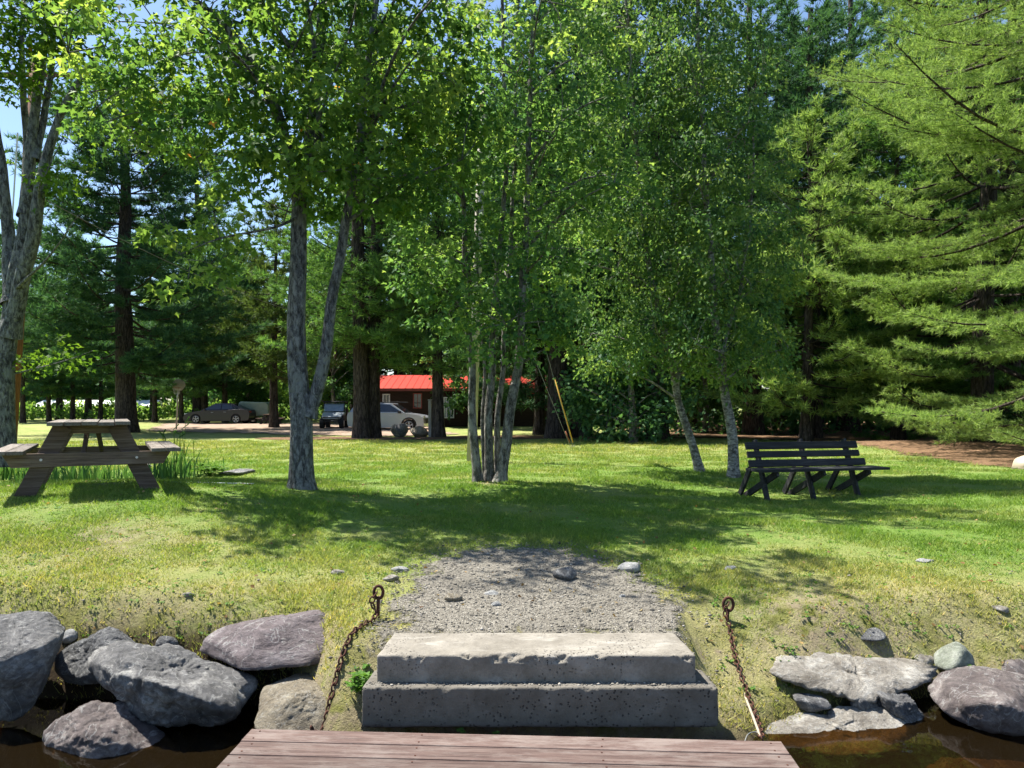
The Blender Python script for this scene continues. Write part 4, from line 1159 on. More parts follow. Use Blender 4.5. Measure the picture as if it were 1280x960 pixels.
# ------------------------------------------------------------------ pines
pine_proto('hero', seed=31, H=21, cb=1.5, R=7.4, spacing=.98, per=7.2, sec=.22, tsp=.13, k=12, blen=.145, bw=.015, prof=.40, trunk_r=.34, droop=.0, dup=2, scat=.10, el0=-15, el1=30, zs=.02)
pine_proto('hero_b', seed=32, H=19, cb=1.6, R=6.6, spacing=.92, per=6.8, sec=.27, tsp=.16, k=11, blen=.17, bw=.020, prof=.42, trunk_r=.34, droop=.0, dup=2, scat=.12, taper=.8, el0=-12, el1=30, zs=.025)
pine_proto('mid', seed=33, H=18, cb=4.0, R=4.6, spacing=.55, per=4.8, sec=.38, tsp=.26, k=10, blen=.30, bw=.042, prof=.5, trunk_r=.40, gap=.06, dup=2, scat=.14, taper=.75)
pine_proto('mid_low', seed=34, H=12, cb=1.5, R=3.9, spacing=.50, per=5.0, sec=.36, tsp=.26, k=10, blen=.28, bw=.040, prof=.5, trunk_r=.23, gap=.06, dup=2, scat=.14)
pine_proto('wide', seed=35, H=19, cb=3.6, R=7.6, spacing=.60, per=5.4, sec=.40, tsp=.28, k=10, blen=.34, bw=.05, prof=.42, trunk_r=.55, gap=.04, dup=3, scat=.2, taper=.8)
pine_proto('far', seed=36, H=13, cb=1.6, R=4.0, spacing=.65, per=4.6, sec=.5, tsp=.34, k=9, blen=.45, bw=.085, prof=.5, trunk_r=.26, gap=.05, dup=2, scat=.2)
pine_proto('row', seed=38, H=12, cb=2.9, R=3.6, spacing=.50, per=4.8, sec=.40, tsp=.28, k=10, blen=.34, bw=.05, prof=.5, trunk_r=.24, gap=.06, dup=2, scat=.15)
pine_proto('twin', seed=37, H=19, cb=4.4, R=4.6, spacing=.6, per=4.4, sec=.40, tsp=.26, k=10, blen=.28, bw=.038, prof=.5, trunk_r=.34, gap=.06, dup=2, scat=.14, taper=.55)

def gp(px, Y): x = (px - 640) / F * Y; return (x, Y, gzf(x, Y) - .05)
# hero pair on the right
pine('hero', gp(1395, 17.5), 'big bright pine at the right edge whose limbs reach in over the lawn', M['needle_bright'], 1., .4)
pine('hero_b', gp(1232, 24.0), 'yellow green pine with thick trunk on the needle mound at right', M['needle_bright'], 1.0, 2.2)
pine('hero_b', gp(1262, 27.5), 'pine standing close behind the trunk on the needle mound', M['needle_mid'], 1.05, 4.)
G_edge = 'pines along the far side of the lawn'
pine('twin', gp(449, 33.0), 'left of the twin thick pine trunks in front of the driveway', M['needle_mid'], 1.05, .5, G_edge)
pine('twin', gp(468.5, 33.6), 'right of the twin thick pine trunks, overlapping the silver car', M['needle_mid'], 1.0, 2.7, G_edge)
pine('row', gp(546, 33.2), 'smaller pine before the red roofed house, beside a white post', M['needle_mid'], 1.15, 1., G_edge)
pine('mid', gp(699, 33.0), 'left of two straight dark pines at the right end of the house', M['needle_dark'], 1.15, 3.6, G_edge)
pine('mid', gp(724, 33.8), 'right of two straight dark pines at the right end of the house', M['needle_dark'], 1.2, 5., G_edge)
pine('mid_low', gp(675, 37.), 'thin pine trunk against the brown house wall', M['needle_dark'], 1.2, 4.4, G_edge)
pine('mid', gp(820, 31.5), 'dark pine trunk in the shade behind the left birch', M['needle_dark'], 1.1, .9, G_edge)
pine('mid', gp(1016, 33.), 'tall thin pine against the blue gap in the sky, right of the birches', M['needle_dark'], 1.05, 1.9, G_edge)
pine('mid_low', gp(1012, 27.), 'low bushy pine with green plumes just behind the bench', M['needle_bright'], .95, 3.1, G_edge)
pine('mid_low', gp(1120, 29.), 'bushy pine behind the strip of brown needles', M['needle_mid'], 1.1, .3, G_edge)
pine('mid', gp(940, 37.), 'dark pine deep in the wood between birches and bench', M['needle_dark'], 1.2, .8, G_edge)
pine('wide', gp(155, 40.), 'huge dark spreading pine behind the picnic table', M['needle_dark'], .98, .7)
pine('row', gp(343, 46.), 'olive tinted pine with slim trunk between sedan and silver car', M['needle_tan'], 1.15, 2., None)
pine('row', gp(255, 58.), 'pale green pine rising behind the sedan', M['needle_mid'], 1.1, 1.2)
G_row = 'row of pines before the weedy field'
row = [(27, 57, .85, 'row', 'leftmost pine of the row before the weedy field'), (60, 60, .8, 'row', 'second pine from the left in the row before the field'),
       (92, 61, .85, 'row', 'third pine of the row, left of the huge dark pine'), (127, 62, .8, 'row', 'row pine showing just left of the huge dark trunk'),
       (193, 59, .85, 'row', 'row pine just right of the huge dark trunk'), (225, 56, .8, 'row', 'row pine right behind the basketball hoop'),
       (281, 58, 1., 'row', 'row pine with trunk rising behind the sedan roof'), (-30, 55, 1., 'far', 'pine just outside the row beyond the left edge')]
for i, (px, Y, s, k, lab) in enumerate(row[:7]):
    pine(k, gp(px, Y), lab, M['needle_mid'] if i % 2 else M['needle_dark'], s, i * 1.3, G_row)
for i, (px, Y, sc_) in enumerate([(15, 66, 1.25), (75, 68, 1.3), (112, 66, 1.3), (190, 67, 1.35), (248, 66, 1.3), (300, 68, 1.25)]):
    pine('row' if i != 4 else 'mid', gp(px, Y), 'background pine filling the gaps behind the huge dark pine', M['needle_dark'] if i % 2 else M['needle_mid'], sc_, i * 1.9 + .4, 'background pines around the huge dark pine')
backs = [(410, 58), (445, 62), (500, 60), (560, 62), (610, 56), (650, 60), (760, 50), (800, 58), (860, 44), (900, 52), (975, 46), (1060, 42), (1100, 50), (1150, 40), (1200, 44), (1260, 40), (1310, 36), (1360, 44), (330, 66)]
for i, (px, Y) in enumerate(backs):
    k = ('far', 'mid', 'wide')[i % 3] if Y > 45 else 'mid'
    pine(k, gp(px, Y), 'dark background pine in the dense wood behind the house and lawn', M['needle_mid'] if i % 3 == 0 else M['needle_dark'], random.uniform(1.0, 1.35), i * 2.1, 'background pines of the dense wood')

# background broadleaf trees: shared crown meshes
def broad_proto(seed, H, R, nc, per, size, low=.15):
    rng = np.random.default_rng(seed); tb = Tubes()
    tp = [Vector((mnoise.noise(Vector((seed, 1.7, z * .2))) * .4, mnoise.noise(Vector((5, seed, z * .2))) * .4, z)) for z in np.linspace(0, H * .9, 14)]
    tb.add(tp, [.16 * (1 - .85 * i / 13) for i in range(14)], 8)
    C = []
    while len(C) < nc:
        z = rng.uniform(H * low, H); t = z / H; rad = R * math.sin(min(1, (t - low * .6) * 1.25) * PI) ** .6 if t < 1 else 0
        if isinstance(rad, complex) or not rad > .1: rad = .4
        a = rng.random() * 6.28; r = rad * rng.random() ** .4; C.append((math.cos(a) * r, math.sin(a) * r, z))
    C = np.array(C)
    for c in C[::3]:
        zz = max(.6, c[2] - .5 * math.hypot(c[0], c[1])); i = min(13, int(zz / (H * .9) * 13)); tb.add(smooth_path([tp[i], tp[i].lerp(Vector(c), .5) + Vector((0, 0, .15)), Vector(c)], 5), [.04, .03, .02, .015, .008], 4)
    pos, D, Nn, S, tint = clump_leaves(C, .62 * rng.uniform(.7, 1.3, nc), per, size, rng)
    return tb, pos, D, Nn, S, tint
BR = {}
def broad(key, loc, label, m, scale=1., rz=0., group=None, cat='tree', name='broadleaf_tree'):
    pr, cache = BR[key]
    root = empty(name, loc, label, cat, group, rz); root.scale = (scale,) * 3
    if not cache:
        t = pr[0].build('trunk', M['bark_clump'], root); c = leaf_mesh('crown', pr[1], pr[2], pr[3], pr[4], m, root, pr[5], 'oval'); cache['t'] = t; cache[m.name] = c
    else:
        t = cache['t'].copy(); col.objects.link(t); t.parent = root
        if m.name not in cache:
            d = [v for k_, v in cache.items() if k_ != 't'][0].data.copy(); d.materials[0] = m; c = bpy.data.objects.new('crown', d); col.objects.link(c); c.parent = root; cache[m.name] = c
        else:
            c = cache[m.name].copy(); col.objects.link(c); c.parent = root
    return root
BR['a'] = [broad_proto(41, 9, 3.0, 150, 60, .20), {}]
BR['b'] = [broad_proto(42, 3.6, 1.8, 70, 60, .16, .06), {}]
BR['c'] = [broad_proto(43, 12, 3.4, 190, 60, .24, .12), {}]
broad('b', gp(790, 28.), 'leafy sapling catching sun in front of the dark wood, left of birches', M['leaf_wood'], 1.25, 1., cat='sapling', name='sapling')
broad('b', gp(765, 30.), 'bushy green sapling right of the two straight pines', M['leaf_wood'], 1.1, 2.4, cat='sapling', name='sapling')
broad('a', gp(760, 36.), 'broadleaf tree behind the saplings left of the birches', M['leaf_wood'], 1.0, .2)
broad('c', gp(590, 47.), 'broadleaf tree rising above the middle of the red roof', M['leaf_wood'], 1.0, 1.2)
broad('a', gp(380, 55.), 'bright green broadleaf tree behind the utility vehicle', M['field_leaf'], 1.1, 2.)
broad('c', gp(310, 62.), 'broadleaf tree behind the distant picnic table', M['leaf_wood'], 1., 3.)
broad('a', gp(420, 53.), 'dark broadleaf tree sheltering the utility vehicle', M['leaf_wood'], 1.1, 4.)
broad('c', gp(880, 40.), 'broadleaf tree deep in shade behind the birches', M['leaf_wood'], 1., 5.)
broad('a', gp(1200, 33.), 'broadleaf tree behind the yellow green pine', M['leaf_wood'], .9, .4)
broad('b', gp(1290, 23.), 'low green bush beside the pine trunk at the right edge', M['leaf_wood'], .55, .4, cat='bush', name='bush')
broad('b', gp(1195, 23.5), 'small green bush left of the pine trunk on the mound', M['leaf_wood'], .33, 1.4, cat='bush', name='bush')

def far_wood():
    """far-off wood that reads as one mass"""
    rng = np.random.default_rng(51); C = []; tb = Tubes()
    for i in range(190):
        if i < 100: x = rng.uniform(-100, -22); y = rng.uniform(90, 112); H = rng.uniform(8, 14)
        elif i < 155: x = rng.uniform(-20, 60); y = rng.uniform(66, 82); H = rng.uniform(9, 15)
        else: x = rng.uniform(16, 60); y = rng.uniform(38, 62); H = rng.uniform(9, 14)
        g = gzf(x, y); tb.add([Vector((x, y, g - .1)), Vector((x + rng.normal() * .3, y, g + H * .85))], [.2, .05], 6)
        for _ in range(46):
            z = rng.uniform(.05, 1) * H; r = (1.9 + .12 * H) * math.sqrt(max(.05, 1 - (z / H) ** 2)) * rng.random() ** .5; a = rng.random() * 6.28
            C.append((x + math.cos(a) * r, y + math.sin(a) * r, g + z))
    C = np.array(C); pos, D, Nn, S, tint = clump_leaves(C, 1.15 * rng.uniform(.7, 1.3, len(C)), 26, .62, rng)
    V, Fc = np.concatenate(tb.V), np.concatenate(tb.F)
    o = leaf_mesh('far_wood', pos, D, Nn, S, M['leaf_wood'], None, tint, 'oval'); tag(o, kind='stuff')
    t = np_mesh('far_wood_trunks', V, Fc, M['bark_pine'], o, smooth=True); t['kind'] = 'stuff'
far_wood()

def field_weeds():
    rng = np.random.default_rng(52); n = 26000
    x = rng.uniform(-62, -13, n); y = rng.uniform(64, 84, n); h = rng.uniform(.3, 1.9, n) * (.75 + .35 * np.sin(x * .9) * np.sin(y * .5 + x * .3))
    C = np.stack([x, y, gz(x, y) + h * rng.random(n) ** .5], 1); D = rng.normal(size=(n, 3)); D[:, 2] += .8; Nn = rng.normal(size=(n, 3)); Nn[:, 2] += .5
    o = leaf_mesh('field_weeds', C, D, Nn, rng.uniform(.18, .4, n), M['field_leaf'], None, rng.random(n), 'oval'); tag(o, kind='stuff')
field_weeds()

def understory():
    rng = np.random.default_rng(53); n = 16000
    x = rng.uniform(2, 48, n); y = rng.uniform(36, 60, n); h = rng.random(n) ** 1.5 * 1.7
    C = np.stack([x, y, gz(x, y) + h], 1); D = rng.normal(size=(n, 3)); Nn = rng.normal(size=(n, 3)); Nn[:, 2] += .8
    o = leaf_mesh('undergrowth', C, D, Nn, rng.uniform(.15, .3, n), M['leaf_wood'], None, rng.random(n) * .7, 'oval'); tag(o, kind='stuff')
understory()

# ------------------------------------------------------------------ iris and reeds by the pond
def blades(name, loc, label, n, h, spread, seed, cat='plant', group=None, m='iris_leaf', w=.02, stalks=0):
    rng = np.random.default_rng(seed); root = empty(name, loc, label, cat, group)
    V = []; Fc = []; T = []
    for i in range(n):
        bx, by = rng.normal(size=2) * spread; H = h * rng.uniform(.45, 1.1); a = rng.random() * 6.28
        lean = np.array([math.cos(a), math.sin(a)]) * rng.uniform(.02, .45) * H; fa = rng.random() * 3.14; ww = w * rng.uniform(.6, 1.2)
        k0 = len(V)
        for q in range(5):
            t = q / 4; c = np.array([bx + lean[0] * t * t, by + lean[1] * t * t, H * (t - .28 * t ** 3 * np.linalg.norm(lean) / H * 2)])
            half = ww * (1 - t) ** .6 * .5 + .0005; s = np.array([math.cos(fa), math.sin(fa), 0]) * half
            V.append(c - s); V.append(c + s); tv = rng.random(); T += [tv * .3 + .5, tv * .3 + .5]
        for q in range(4): Fc.append((k0 + 2 * q, k0 + 2 * q + 1, k0 + 2 * q + 3, k0 + 2 * q + 2))
    np_mesh('foliage', V, Fc, M[m], root, tint=T)
    if stalks:
        tb = Tubes()
        for i in range(stalks):
            bx, by = rng.normal(size=2) * spread * .8; H = h * rng.uniform(1.05, 1.45)
            tb.add([Vector((bx, by, 0)), Vector((bx + rng.normal() * .06, by, H * .9)), Vector((bx + rng.normal() * .08, by, H))], [.005, .005, .012], 5)
        tb.build('stem', M['weed_leaf'], root)
    return root
G_r = 'reed clumps along the pond'
for i, (px, py, n, h, s, lab) in enumerate([
        (8, 597, 45, .42, .22, 'reeds under the left seat of the picnic table'), (45, 600, 50, .38, .25, 'reed clump behind the left legs of the picnic table'), (85, 601, 55, .40, .25, 'reed clump behind the middle of the picnic table'),
        (125, 600, 50, .38, .22, 'short reeds seen between the table legs on the right'), (160, 599, 40, .38, .2, 'reed clump behind the right legs of the picnic table')]):
    g = hit(px, py); blades('reed_clump', (g.x, g.y, g.z - .02), lab, n * 2, h, s, 60 + i, 'reeds', G_r, w=.03)
for i, (px, py, n, h, s, lab, st) in enumerate([(205, 600, 60, .62, .16, 'tall iris clump with seed stalks right of the picnic table', 5), (235, 597, 60, .48, .24, 'broad iris clump spreading beside the flat stone', 3), (222, 592, 26, .75, .10, 'slender iris clump with the tallest stalks by the pond', 6)]):
    g = hit(px, py); blades('iris_clump', (g.x, g.y, g.z - .02), lab, n, h, s, 70 + i, 'iris', 'iris clumps by the pond', w=.035, stalks=st)
g = hit(262, 596); leafy_weed((g.x, g.y, g.z), 'low dark leafy bush between the iris and the flat stone', .20, 60, .09, 77, .36)
rock_obj('stone', 'flat pale stone lying at the right end of the pond', M['rock_grey'], box=(278, 322, 586, 594), Y=hit(300, 592).y, depth=.5, seed=80, p=12, rough=.02, cat='stone')
rock_obj('stone', 'round pale stone on the far pond bank seen under the table', M['rock_pale'], box=(160, 190, 574, 586), Y=15.0, depth=.4, seed=81, p=9, rough=.03, cat='stone')
# white hose on the lawn by the table
b = MB(); b.tube([Vector((p_[0], p_[1], p_[2])) for p_ in [onground(a_, 604 + .02 * (a_ - 205), .012) for a_ in range(205, 325, 8)]], .010, 6); tag(b.build('garden_hose', M['white_paint'], smooth=True), 'thin white hose lying straight across the grass right of the table', 'hose')

# ------------------------------------------------------------------ utility poles and wires
def pole_obj(name, label, a, b_, r0, r1, m, cat='utility pole'):
    root = empty(name, a, label, cat); t = MB(); d = Vector(b_) - Vector(a); t.tube([Vector((0, 0, -.3)), d * .5, d], [r0, (r0 + r1) / 2, r1], 16); t.build('shaft', m, root, smooth=True); return root
pb = hit(589, 577)
pr = pole_obj('utility_pole', 'straight pale wooden utility pole behind the maple clump', pb, pb + Vector((.28, 0, 8.6)), .115, .09, M['pole_pale'])
c = MB(); c.box((.27, 0, 8.1), (.1, 1.8, .1)); c.build('crossarm', M['pole_pale'], pr)
lb0 = P(10, 553, 20.0); lb0.z = gzf(lb0.x, lb0.y)
pl = pole_obj('utility_pole', 'reddish brown utility pole leaning behind the tree at the left edge', lb0, lb0 + Vector((.75, 0, 10.5)), .17, .13, M['pole_brown'])
c = MB(); c.tube([Vector((-.10, -.17, 1.0)), Vector((.36, -.16, 8.5))], .02, 8); c.build('conduit', M['white_paint'], pl)
c = MB(); c.box((.72, 0, 10.1), (1.9, .1, .1)); c.build('crossarm', M['pole_brown'], pl)
ltop = lb0 + Vector((.6, 0, 8.2)); ptop = pb + Vector((.25, 0, 7.9))
def wire(a, b_, sag, label, r=.012):
    a = Vector(a); b_ = Vector(b_); pts = [a.lerp(b_, t) - Vector((0, 0, sag * 4 * t * (1 - t))) for t in np.linspace(0, 1, 30)]
    t = MB(); t.tube(pts, r, 5); return tag(t.build('power_line', M['wire'], smooth=True), label, 'wire')
wire(P(30, 235, 20), P(420, 402, 40), .5, 'service wire sagging from the brown pole towards the house')
wire(P(62, 22, 20.), ptop, .4, 'upper wire strung between the two utility poles', .010)
an = hit(718, 560)
def guy(top, anchor, label, gm, glen, r=.006):
    root = empty('guy_wire', anchor, label, 'guy wire'); top = Vector(top) - Vector(anchor)
    a = MB(); a.tube([Vector((0, 0, -.1)), top], r, 5); a.build('cable', M['steelwire'], root)
    u = top.normalized(); b2 = MB(); b2.tube([u * .18, u * (.18 + glen)], .019, 8); b2.build('guard', gm, root, smooth=True)
    h_ = MB(); pts = [Vector((math.cos(t) * .02, 0, .03 + math.sin(t) * .06)) for t in np.linspace(0, 2 * PI, 12)]; h_.tube(pts, .007, 5, False); h_.build('anchor_eye', M['metal_grey'], root)
guy(P(672, 395, an.y) + Vector((-1.6, -1.2, 5.2)), an, 'guy wire with a long yellow guard anchored in the lawn', M['yellow'], 2.1)
an2 = an + Vector((-.07, .05, 0)); guy(P(654, 395, an.y) + Vector((-2.2, -1.0, 4.8)), an2, 'thinner guy wire with orange brown guard left of the yellow one', M['orange'], .4)

# ------------------------------------------------------------------ vehicles (x forward, origin on the ground at the middle)
def arch(cx, r, z0, n=9):
    return [(cx + r * math.cos(t), z0 + r * math.sin(t)) for t in np.linspace(0, PI, n)]

def vehicle(name, loc, rz, label, body, glass, roofpts, half, wheels, wr, paint, lamps, cat='car', windows=()):
    root = empty(name, loc, label, cat, rz=rz)
    b = MB(); b.prism(body, -half, half); b.build('body', M[paint], root, .07, seg=3)
    # greenhouse: tapered prism lofted inwards at the top
    zb = min(z for x, z in glass); zt = max(z for x, z in glass); n = len(glass)
    def wy(z): return half - .05 - .20 * (z - zb) / (zt - zb)
    V = [(x, -wy(z), z) for x, z in glass] + [(x, wy(z), z) for x, z in glass]
    g = MB(); g.add(V, [list(range(n)), [n + i for i in range(n - 1, -1, -1)]] + [[(i + 1) % n, i, n + i, n + (i + 1) % n] for i in range(n)]); g.build('cabin', M[paint], root, .03, seg=2)
    for w in windows:
        for s in (-1, 1):
            q = MB(); k = len(w); VV = [(x, s * (wy(z) + .004), z) for x, z in w] + [(x, s * (wy(z) + .014), z) for x, z in w]
            q.add(VV, [list(range(k)), [k + i for i in range(k)]] + [[i, (i + 1) % k, k + (i + 1) % k, k + i] for i in range(k)]); q.build('window', M['glass'], root)
    # windscreen and rear screen on the sloping ends
    (x0, z0), (x1, z1), (x2, z2), (x3, z3) = glass[0], glass[1], glass[-2], glass[-1]
    for (xa, za), (xb, zb2), nm in ((glass[0], glass[1], 'rear_window'), (glass[-1], glass[-2], 'windscreen')):
        q = MB(); dx = .014 if nm == 'windscreen' else -.014
        lo = .08; hi = .92
        a0 = (xa + (xb - xa) * lo, za + (zb2 - za) * lo); a1 = (xa + (xb - xa) * hi, za + (zb2 - za) * hi)
        VV = []
        for e in (0, dx):
            VV += [(a0[0] + e, -wy(a0[1]) + .09, a0[1] + .01), (a0[0] + e, wy(a0[1]) - .09, a0[1] + .01), (a1[0] + e, wy(a1[1]) - .09, a1[1] + .01), (a1[0] + e, -wy(a1[1]) + .09, a1[1] + .01)]
        q.add(VV, [(0, 1, 2, 3), (4, 5, 6, 7), (0, 1, 5, 4), (1, 2, 6, 5), (2, 3, 7, 6), (3, 0, 4, 7)]); q.build(nm, M['glass'], root)
    for wx in wheels:
        for s in (-1, 1):
            t = MB(); ro = [(wr, -.10), (wr, .08), (wr * .93, .11), (wr * .66, .11)]
            nn = 28; V = []; Fc = []
            rings = [(wr * .62, -.10), (wr * .95, -.11), (wr, -.08), (wr, .08), (wr * .95, .11), (wr * .68, .10)]
            for r_, yy in rings:
                for k in range(nn): a = k / nn * 2 * PI; V.append((r_ * math.cos(a), yy, r_ * math.sin(a)))
            for k in range(len(rings) - 1):
                for j in range(nn): Fc.append((k * nn + j, k * nn + (j + 1) % nn, (k + 1) * nn + (j + 1) % nn, (k + 1) * nn + j))
            t.add(V, Fc); w = t.build('wheel', M['tyre'], root, smooth=True); w.location = (wx, s * (half - .11), wr); w.rotation_euler = (0, 0, 0 if s > 0 else PI)
            r = MB(); r.tube([Vector((0, .05, 0)), Vector((0, .085, 0))], wr * .16, 10)
            for k in range(5):
                a = k / 5 * 2 * PI + .3
                for da in (-.10, .10): r.bar((math.cos(a) * .03, .075, math.sin(a) * .03), (math.cos(a + da) * wr * .64, .07, math.sin(a + da) * wr * .64), wr * .09, .03, (-math.sin(a), 0, math.cos(a)))
            ring = [Vector((wr * .65 * math.cos(k / 24 * 2 * PI), .075, wr * .65 * math.sin(k / 24 * 2 * PI))) for k in range(25)]
            r.tube(ring, .022, 6, False); r.build('rim', M['rim'], w)
    for (x, y, z, sx, sy, sz, nm, mm) in lamps:
        for s in (-1, 1): q = MB(); q.box((x, s * y, z), (sx, sy, sz)); q.build(nm, M[mm], root, .01)
    return root

# dark sedan, nose to the left
sed_body = [(-2.38, .42), (-2.40, .75), (-2.30, .98), (-1.75, 1.03), (-1.0, .98), (.9, .93), (1.25, .90), (1.95, .78), (2.32, .62), (2.40, .42), (2.34, .22)] + \
    [(1.83 - 0, .20)] + [(1.48 + .36 * math.cos(t), .33 + .36 * math.sin(t)) for t in np.linspace(-.35, PI + .35, 12)] + [(1.1, .18), (-1.02, .18)] + \
    [(-1.42 + .36 * math.cos(t), .33 + .36 * math.sin(t)) for t in np.linspace(-.35, PI + .35, 12)] + [(-1.80, .20), (-2.30, .24)]
sed_glass = [(-2.0, .99), (-1.15, 1.38), (-.45, 1.46), (.15, 1.42), (1.15, .90)]
Ys = 54.; xs_ = (277 - 640) / F * Ys
v = vehicle('sedan', (xs_, Ys, gzf(xs_, Ys) + .02), math.radians(180 - 3), 'dark purple black sedan parked on the dirt drive', sed_body, sed_glass, None, .91, (1.48, -1.42), .33, 'paint_dark',
        [(2.24, .66, .66, .22, .30, .12, 'headlight', 'lamp_clear'), (-2.34, .66, .84, .10, .36, .12, 'taillight', 'lamp_red'), (.82, .97, .98, .14, .14, .11, 'mirror', 'paint_dark'), (-.62, .915, .82, .2, .02, .025, 'door_handle', 'rim'), (.28, .915, .80, .2, .02, .025, 'door_handle', 'rim')],
        windows=[[(-.30, 1.01), (-.30, 1.39), (.12, 1.36), (.92, .98)], [(-.38, 1.01), (-.38, 1.39), (-1.05, 1.32), (-1.2, 1.05)], [(-1.27, 1.05), (-1.16, 1.30), (-1.72, 1.07)]])
# silver SUV, nose to the right
suv_body = [(-2.25, .45), (-2.28, .85), (-2.22, 1.12), (-1.6, 1.16), (1.0, 1.08), (1.35, 1.06), (2.0, .96), (2.26, .82), (2.30, .48), (2.25, .28)] + \
    [(1.80, .26)] + [(1.40 + .41 * math.cos(t), .38 + .41 * math.sin(t)) for t in np.linspace(-.3, PI + .3, 12)] + [(.98, .24), (-.95, .24)] + \
    [(-1.36 + .41 * math.cos(t), .38 + .41 * math.sin(t)) for t in np.linspace(-.3, PI + .3, 12)] + [(-1.78, .26), (-2.2, .30)]
suv_glass = [(-2.18, 1.12), (-1.85, 1.62), (-.6, 1.70), (.30, 1.64), (1.18, 1.07)]
Yv = 44.3; xv = (487 - 640) / F * Yv
suv = vehicle('suv', (xv, Yv, gzf(xv, Yv) - .12), math.radians(-7), 'silver sport utility car parked before the house, half hidden by thick trunks', suv_body, suv_glass, None, .93, (1.40, -1.36), .36, 'paint_silver',
        [(2.16, .68, .86, .22, .34, .12, 'headlight', 'lamp_clear'), (-2.22, .74, 1.0, .10, .24, .2, 'taillight', 'lamp_red'), (.86, 1.0, 1.14, .16, .16, .14, 'mirror', 'black_plastic'), (-.55, .935, .96, .2, .02, .03, 'door_handle', 'rim'), (.35, .935, .94, .2, .02, .03, 'door_handle', 'rim'), (.0, .80, 1.715, 1.8, .04, .04, 'roof_rail', 'black_plastic')],
        windows=[[(-.42, 1.17), (-.42, 1.60), (.22, 1.57), (.98, 1.14)], [(-.50, 1.17), (-.50, 1.60), (-1.2, 1.57), (-1.35, 1.19)], [(-1.42, 1.19), (-1.28, 1.56), (-1.75, 1.50), (-1.9, 1.22)]])
for wx in (1.40, -1.36):
    for s in (-1, 1):
        q = MB(); q.tube([Vector((wx + .43 * math.cos(t), s * .925, .38 + .43 * math.sin(t))) for t in np.linspace(0, PI, 14)], .035, 6); q.build('wheel_arch', M['black_plastic'], suv)
q = MB(); q.box((2.285, 0, .62), (.04, 1.0, .26)); q.build('grille', M['black_plastic'], suv)

def utv():
    Yu = 45.5; x = (417.5 - 640) / F * Yu; root = empty('utility_vehicle', (x, Yu, gzf(x, Yu) + .02), 'grey side by side utility vehicle facing the camera near the trees', 'utility vehicle', rz=math.radians(4))
    b = MB(); b.box((0, .4, .62), (1.30, 2.3, .35)); b.box((0, 1.2, .95), (1.3, .9, .45)); b.build('chassis', M['black_plastic'], root, .04)
    b = MB(); V = [(-.58, -.95, .72), (.58, -.95, .72), (.66, -.1, .98), (-.66, -.1, .98), (-.50, -.98, .56), (.50, -.98, .56), (.66, -.1, .6), (-.66, -.1, .6)]
    b.add(V, [(0, 1, 2, 3), (4, 5, 1, 0), (1, 5, 6, 2), (0, 3, 7, 4), (3, 2, 6, 7), (4, 7, 6, 5)]); b.build('hood', M['utv_paint'], root, .05)
    b = MB(); b.bar((0, -.12, 1.02), (0, .12, 1.48), 1.16, .02, (1, 0, 0)); b.build('windscreen', M['screen_glass'], root)
    b = MB(); b.box((0, .62, 1.60), (1.34, 1.3, .07)); b.build('roof', M['black_plastic'], root, .03)
    for s in (-1, 1):
        for pa, pb_ in ((Vector((s * .64, -.14, .98)), Vector((s * .60, .14, 1.56))), (Vector((s * .64, 1.25, .9)), Vector((s * .60, 1.15, 1.56)))):
            b = MB(); b.tube([pa, pb_], .03, 6); b.build('roll_bar', M['black_plastic'], root)
    b = MB(); b.tube([Vector((-.45, -1.12, .38)), Vector((-.45, -1.14, .68)), Vector((.45, -1.14, .68)), Vector((.45, -1.12, .38))], .03, 6); b.tube([Vector((-.5, -1.1, .45)), Vector((.5, -1.1, .45))], .03, 6); b.build('bumper', M['black_plastic'], root)
    for s in (-1, 1):
        q = MB(); q.box((s * .42, -.975, .69), (.22, .05, .09)); q.build('headlight', M['lamp_clear'], root, .01)
        q = MB(); q.box((s * .36, .7, .98), (.46, .12, .6)); q.box((s * .36, .45, .84), (.46, .5, .12)); q.build('seat', M['cover_green'], root, .03)
        for y in (-.72, 1.2):
            w = MB(); w.tube([Vector((s * .44, y, .32)), Vector((s * .47, y, .32)), Vector((s * .67, y, .32)), Vector((s * .70, y, .32))], [.26, .32, .32, .26], 22); t = w.build('wheel', M['tyre'], root)
            r = MB(); r.tube([Vector((s * .69, y, .32)), Vector((s * .715, y, .32))], .17, 14); r.build('rim', M['rim'], t)
    sw = MB(); sw.tube([Vector((-.34 + .17 * math.cos(t), .22, 1.08 + .17 * math.sin(t))) for t in np.linspace(0, 2 * PI, 14)], .015, 5, False); sw.build('steering_wheel', M['black_plastic'], root)
utv()

# covered trailer behind the sedan
def trailer():
    Yt = 55.; x = (321 - 640) / F * Yt; root = empty('trailer', (x, Yt, gzf(x, Yt)), 'pale green covered trailer behind the tail of the sedan', 'trailer')
    b = MB(); b.prism([(-1.1, .55), (1.1, .55), (1.1, 1.35), (.9, 1.55), (-.95, 1.6), (-1.1, 1.4)], -.8, .8); b.build('body', M['cover_green'], root, .06)
    b = MB(); b.tube([Vector((0, -.84, .3)), Vector((0, -.66, .3))], .3, 20); w = b.build('wheel', M['tyre'], root)
    b = MB(); b.tube([Vector((0, -.87, .3)), Vector((0, -.845, .3))], .15, 12); b.build('rim', M['rim'], w)
    b = MB(); b.bar((1.1, 0, .5), (2.0, 0, .4), .08, .08, (0, 1, 0)); b.build('drawbar', M['black_plastic'], root)
trailer()

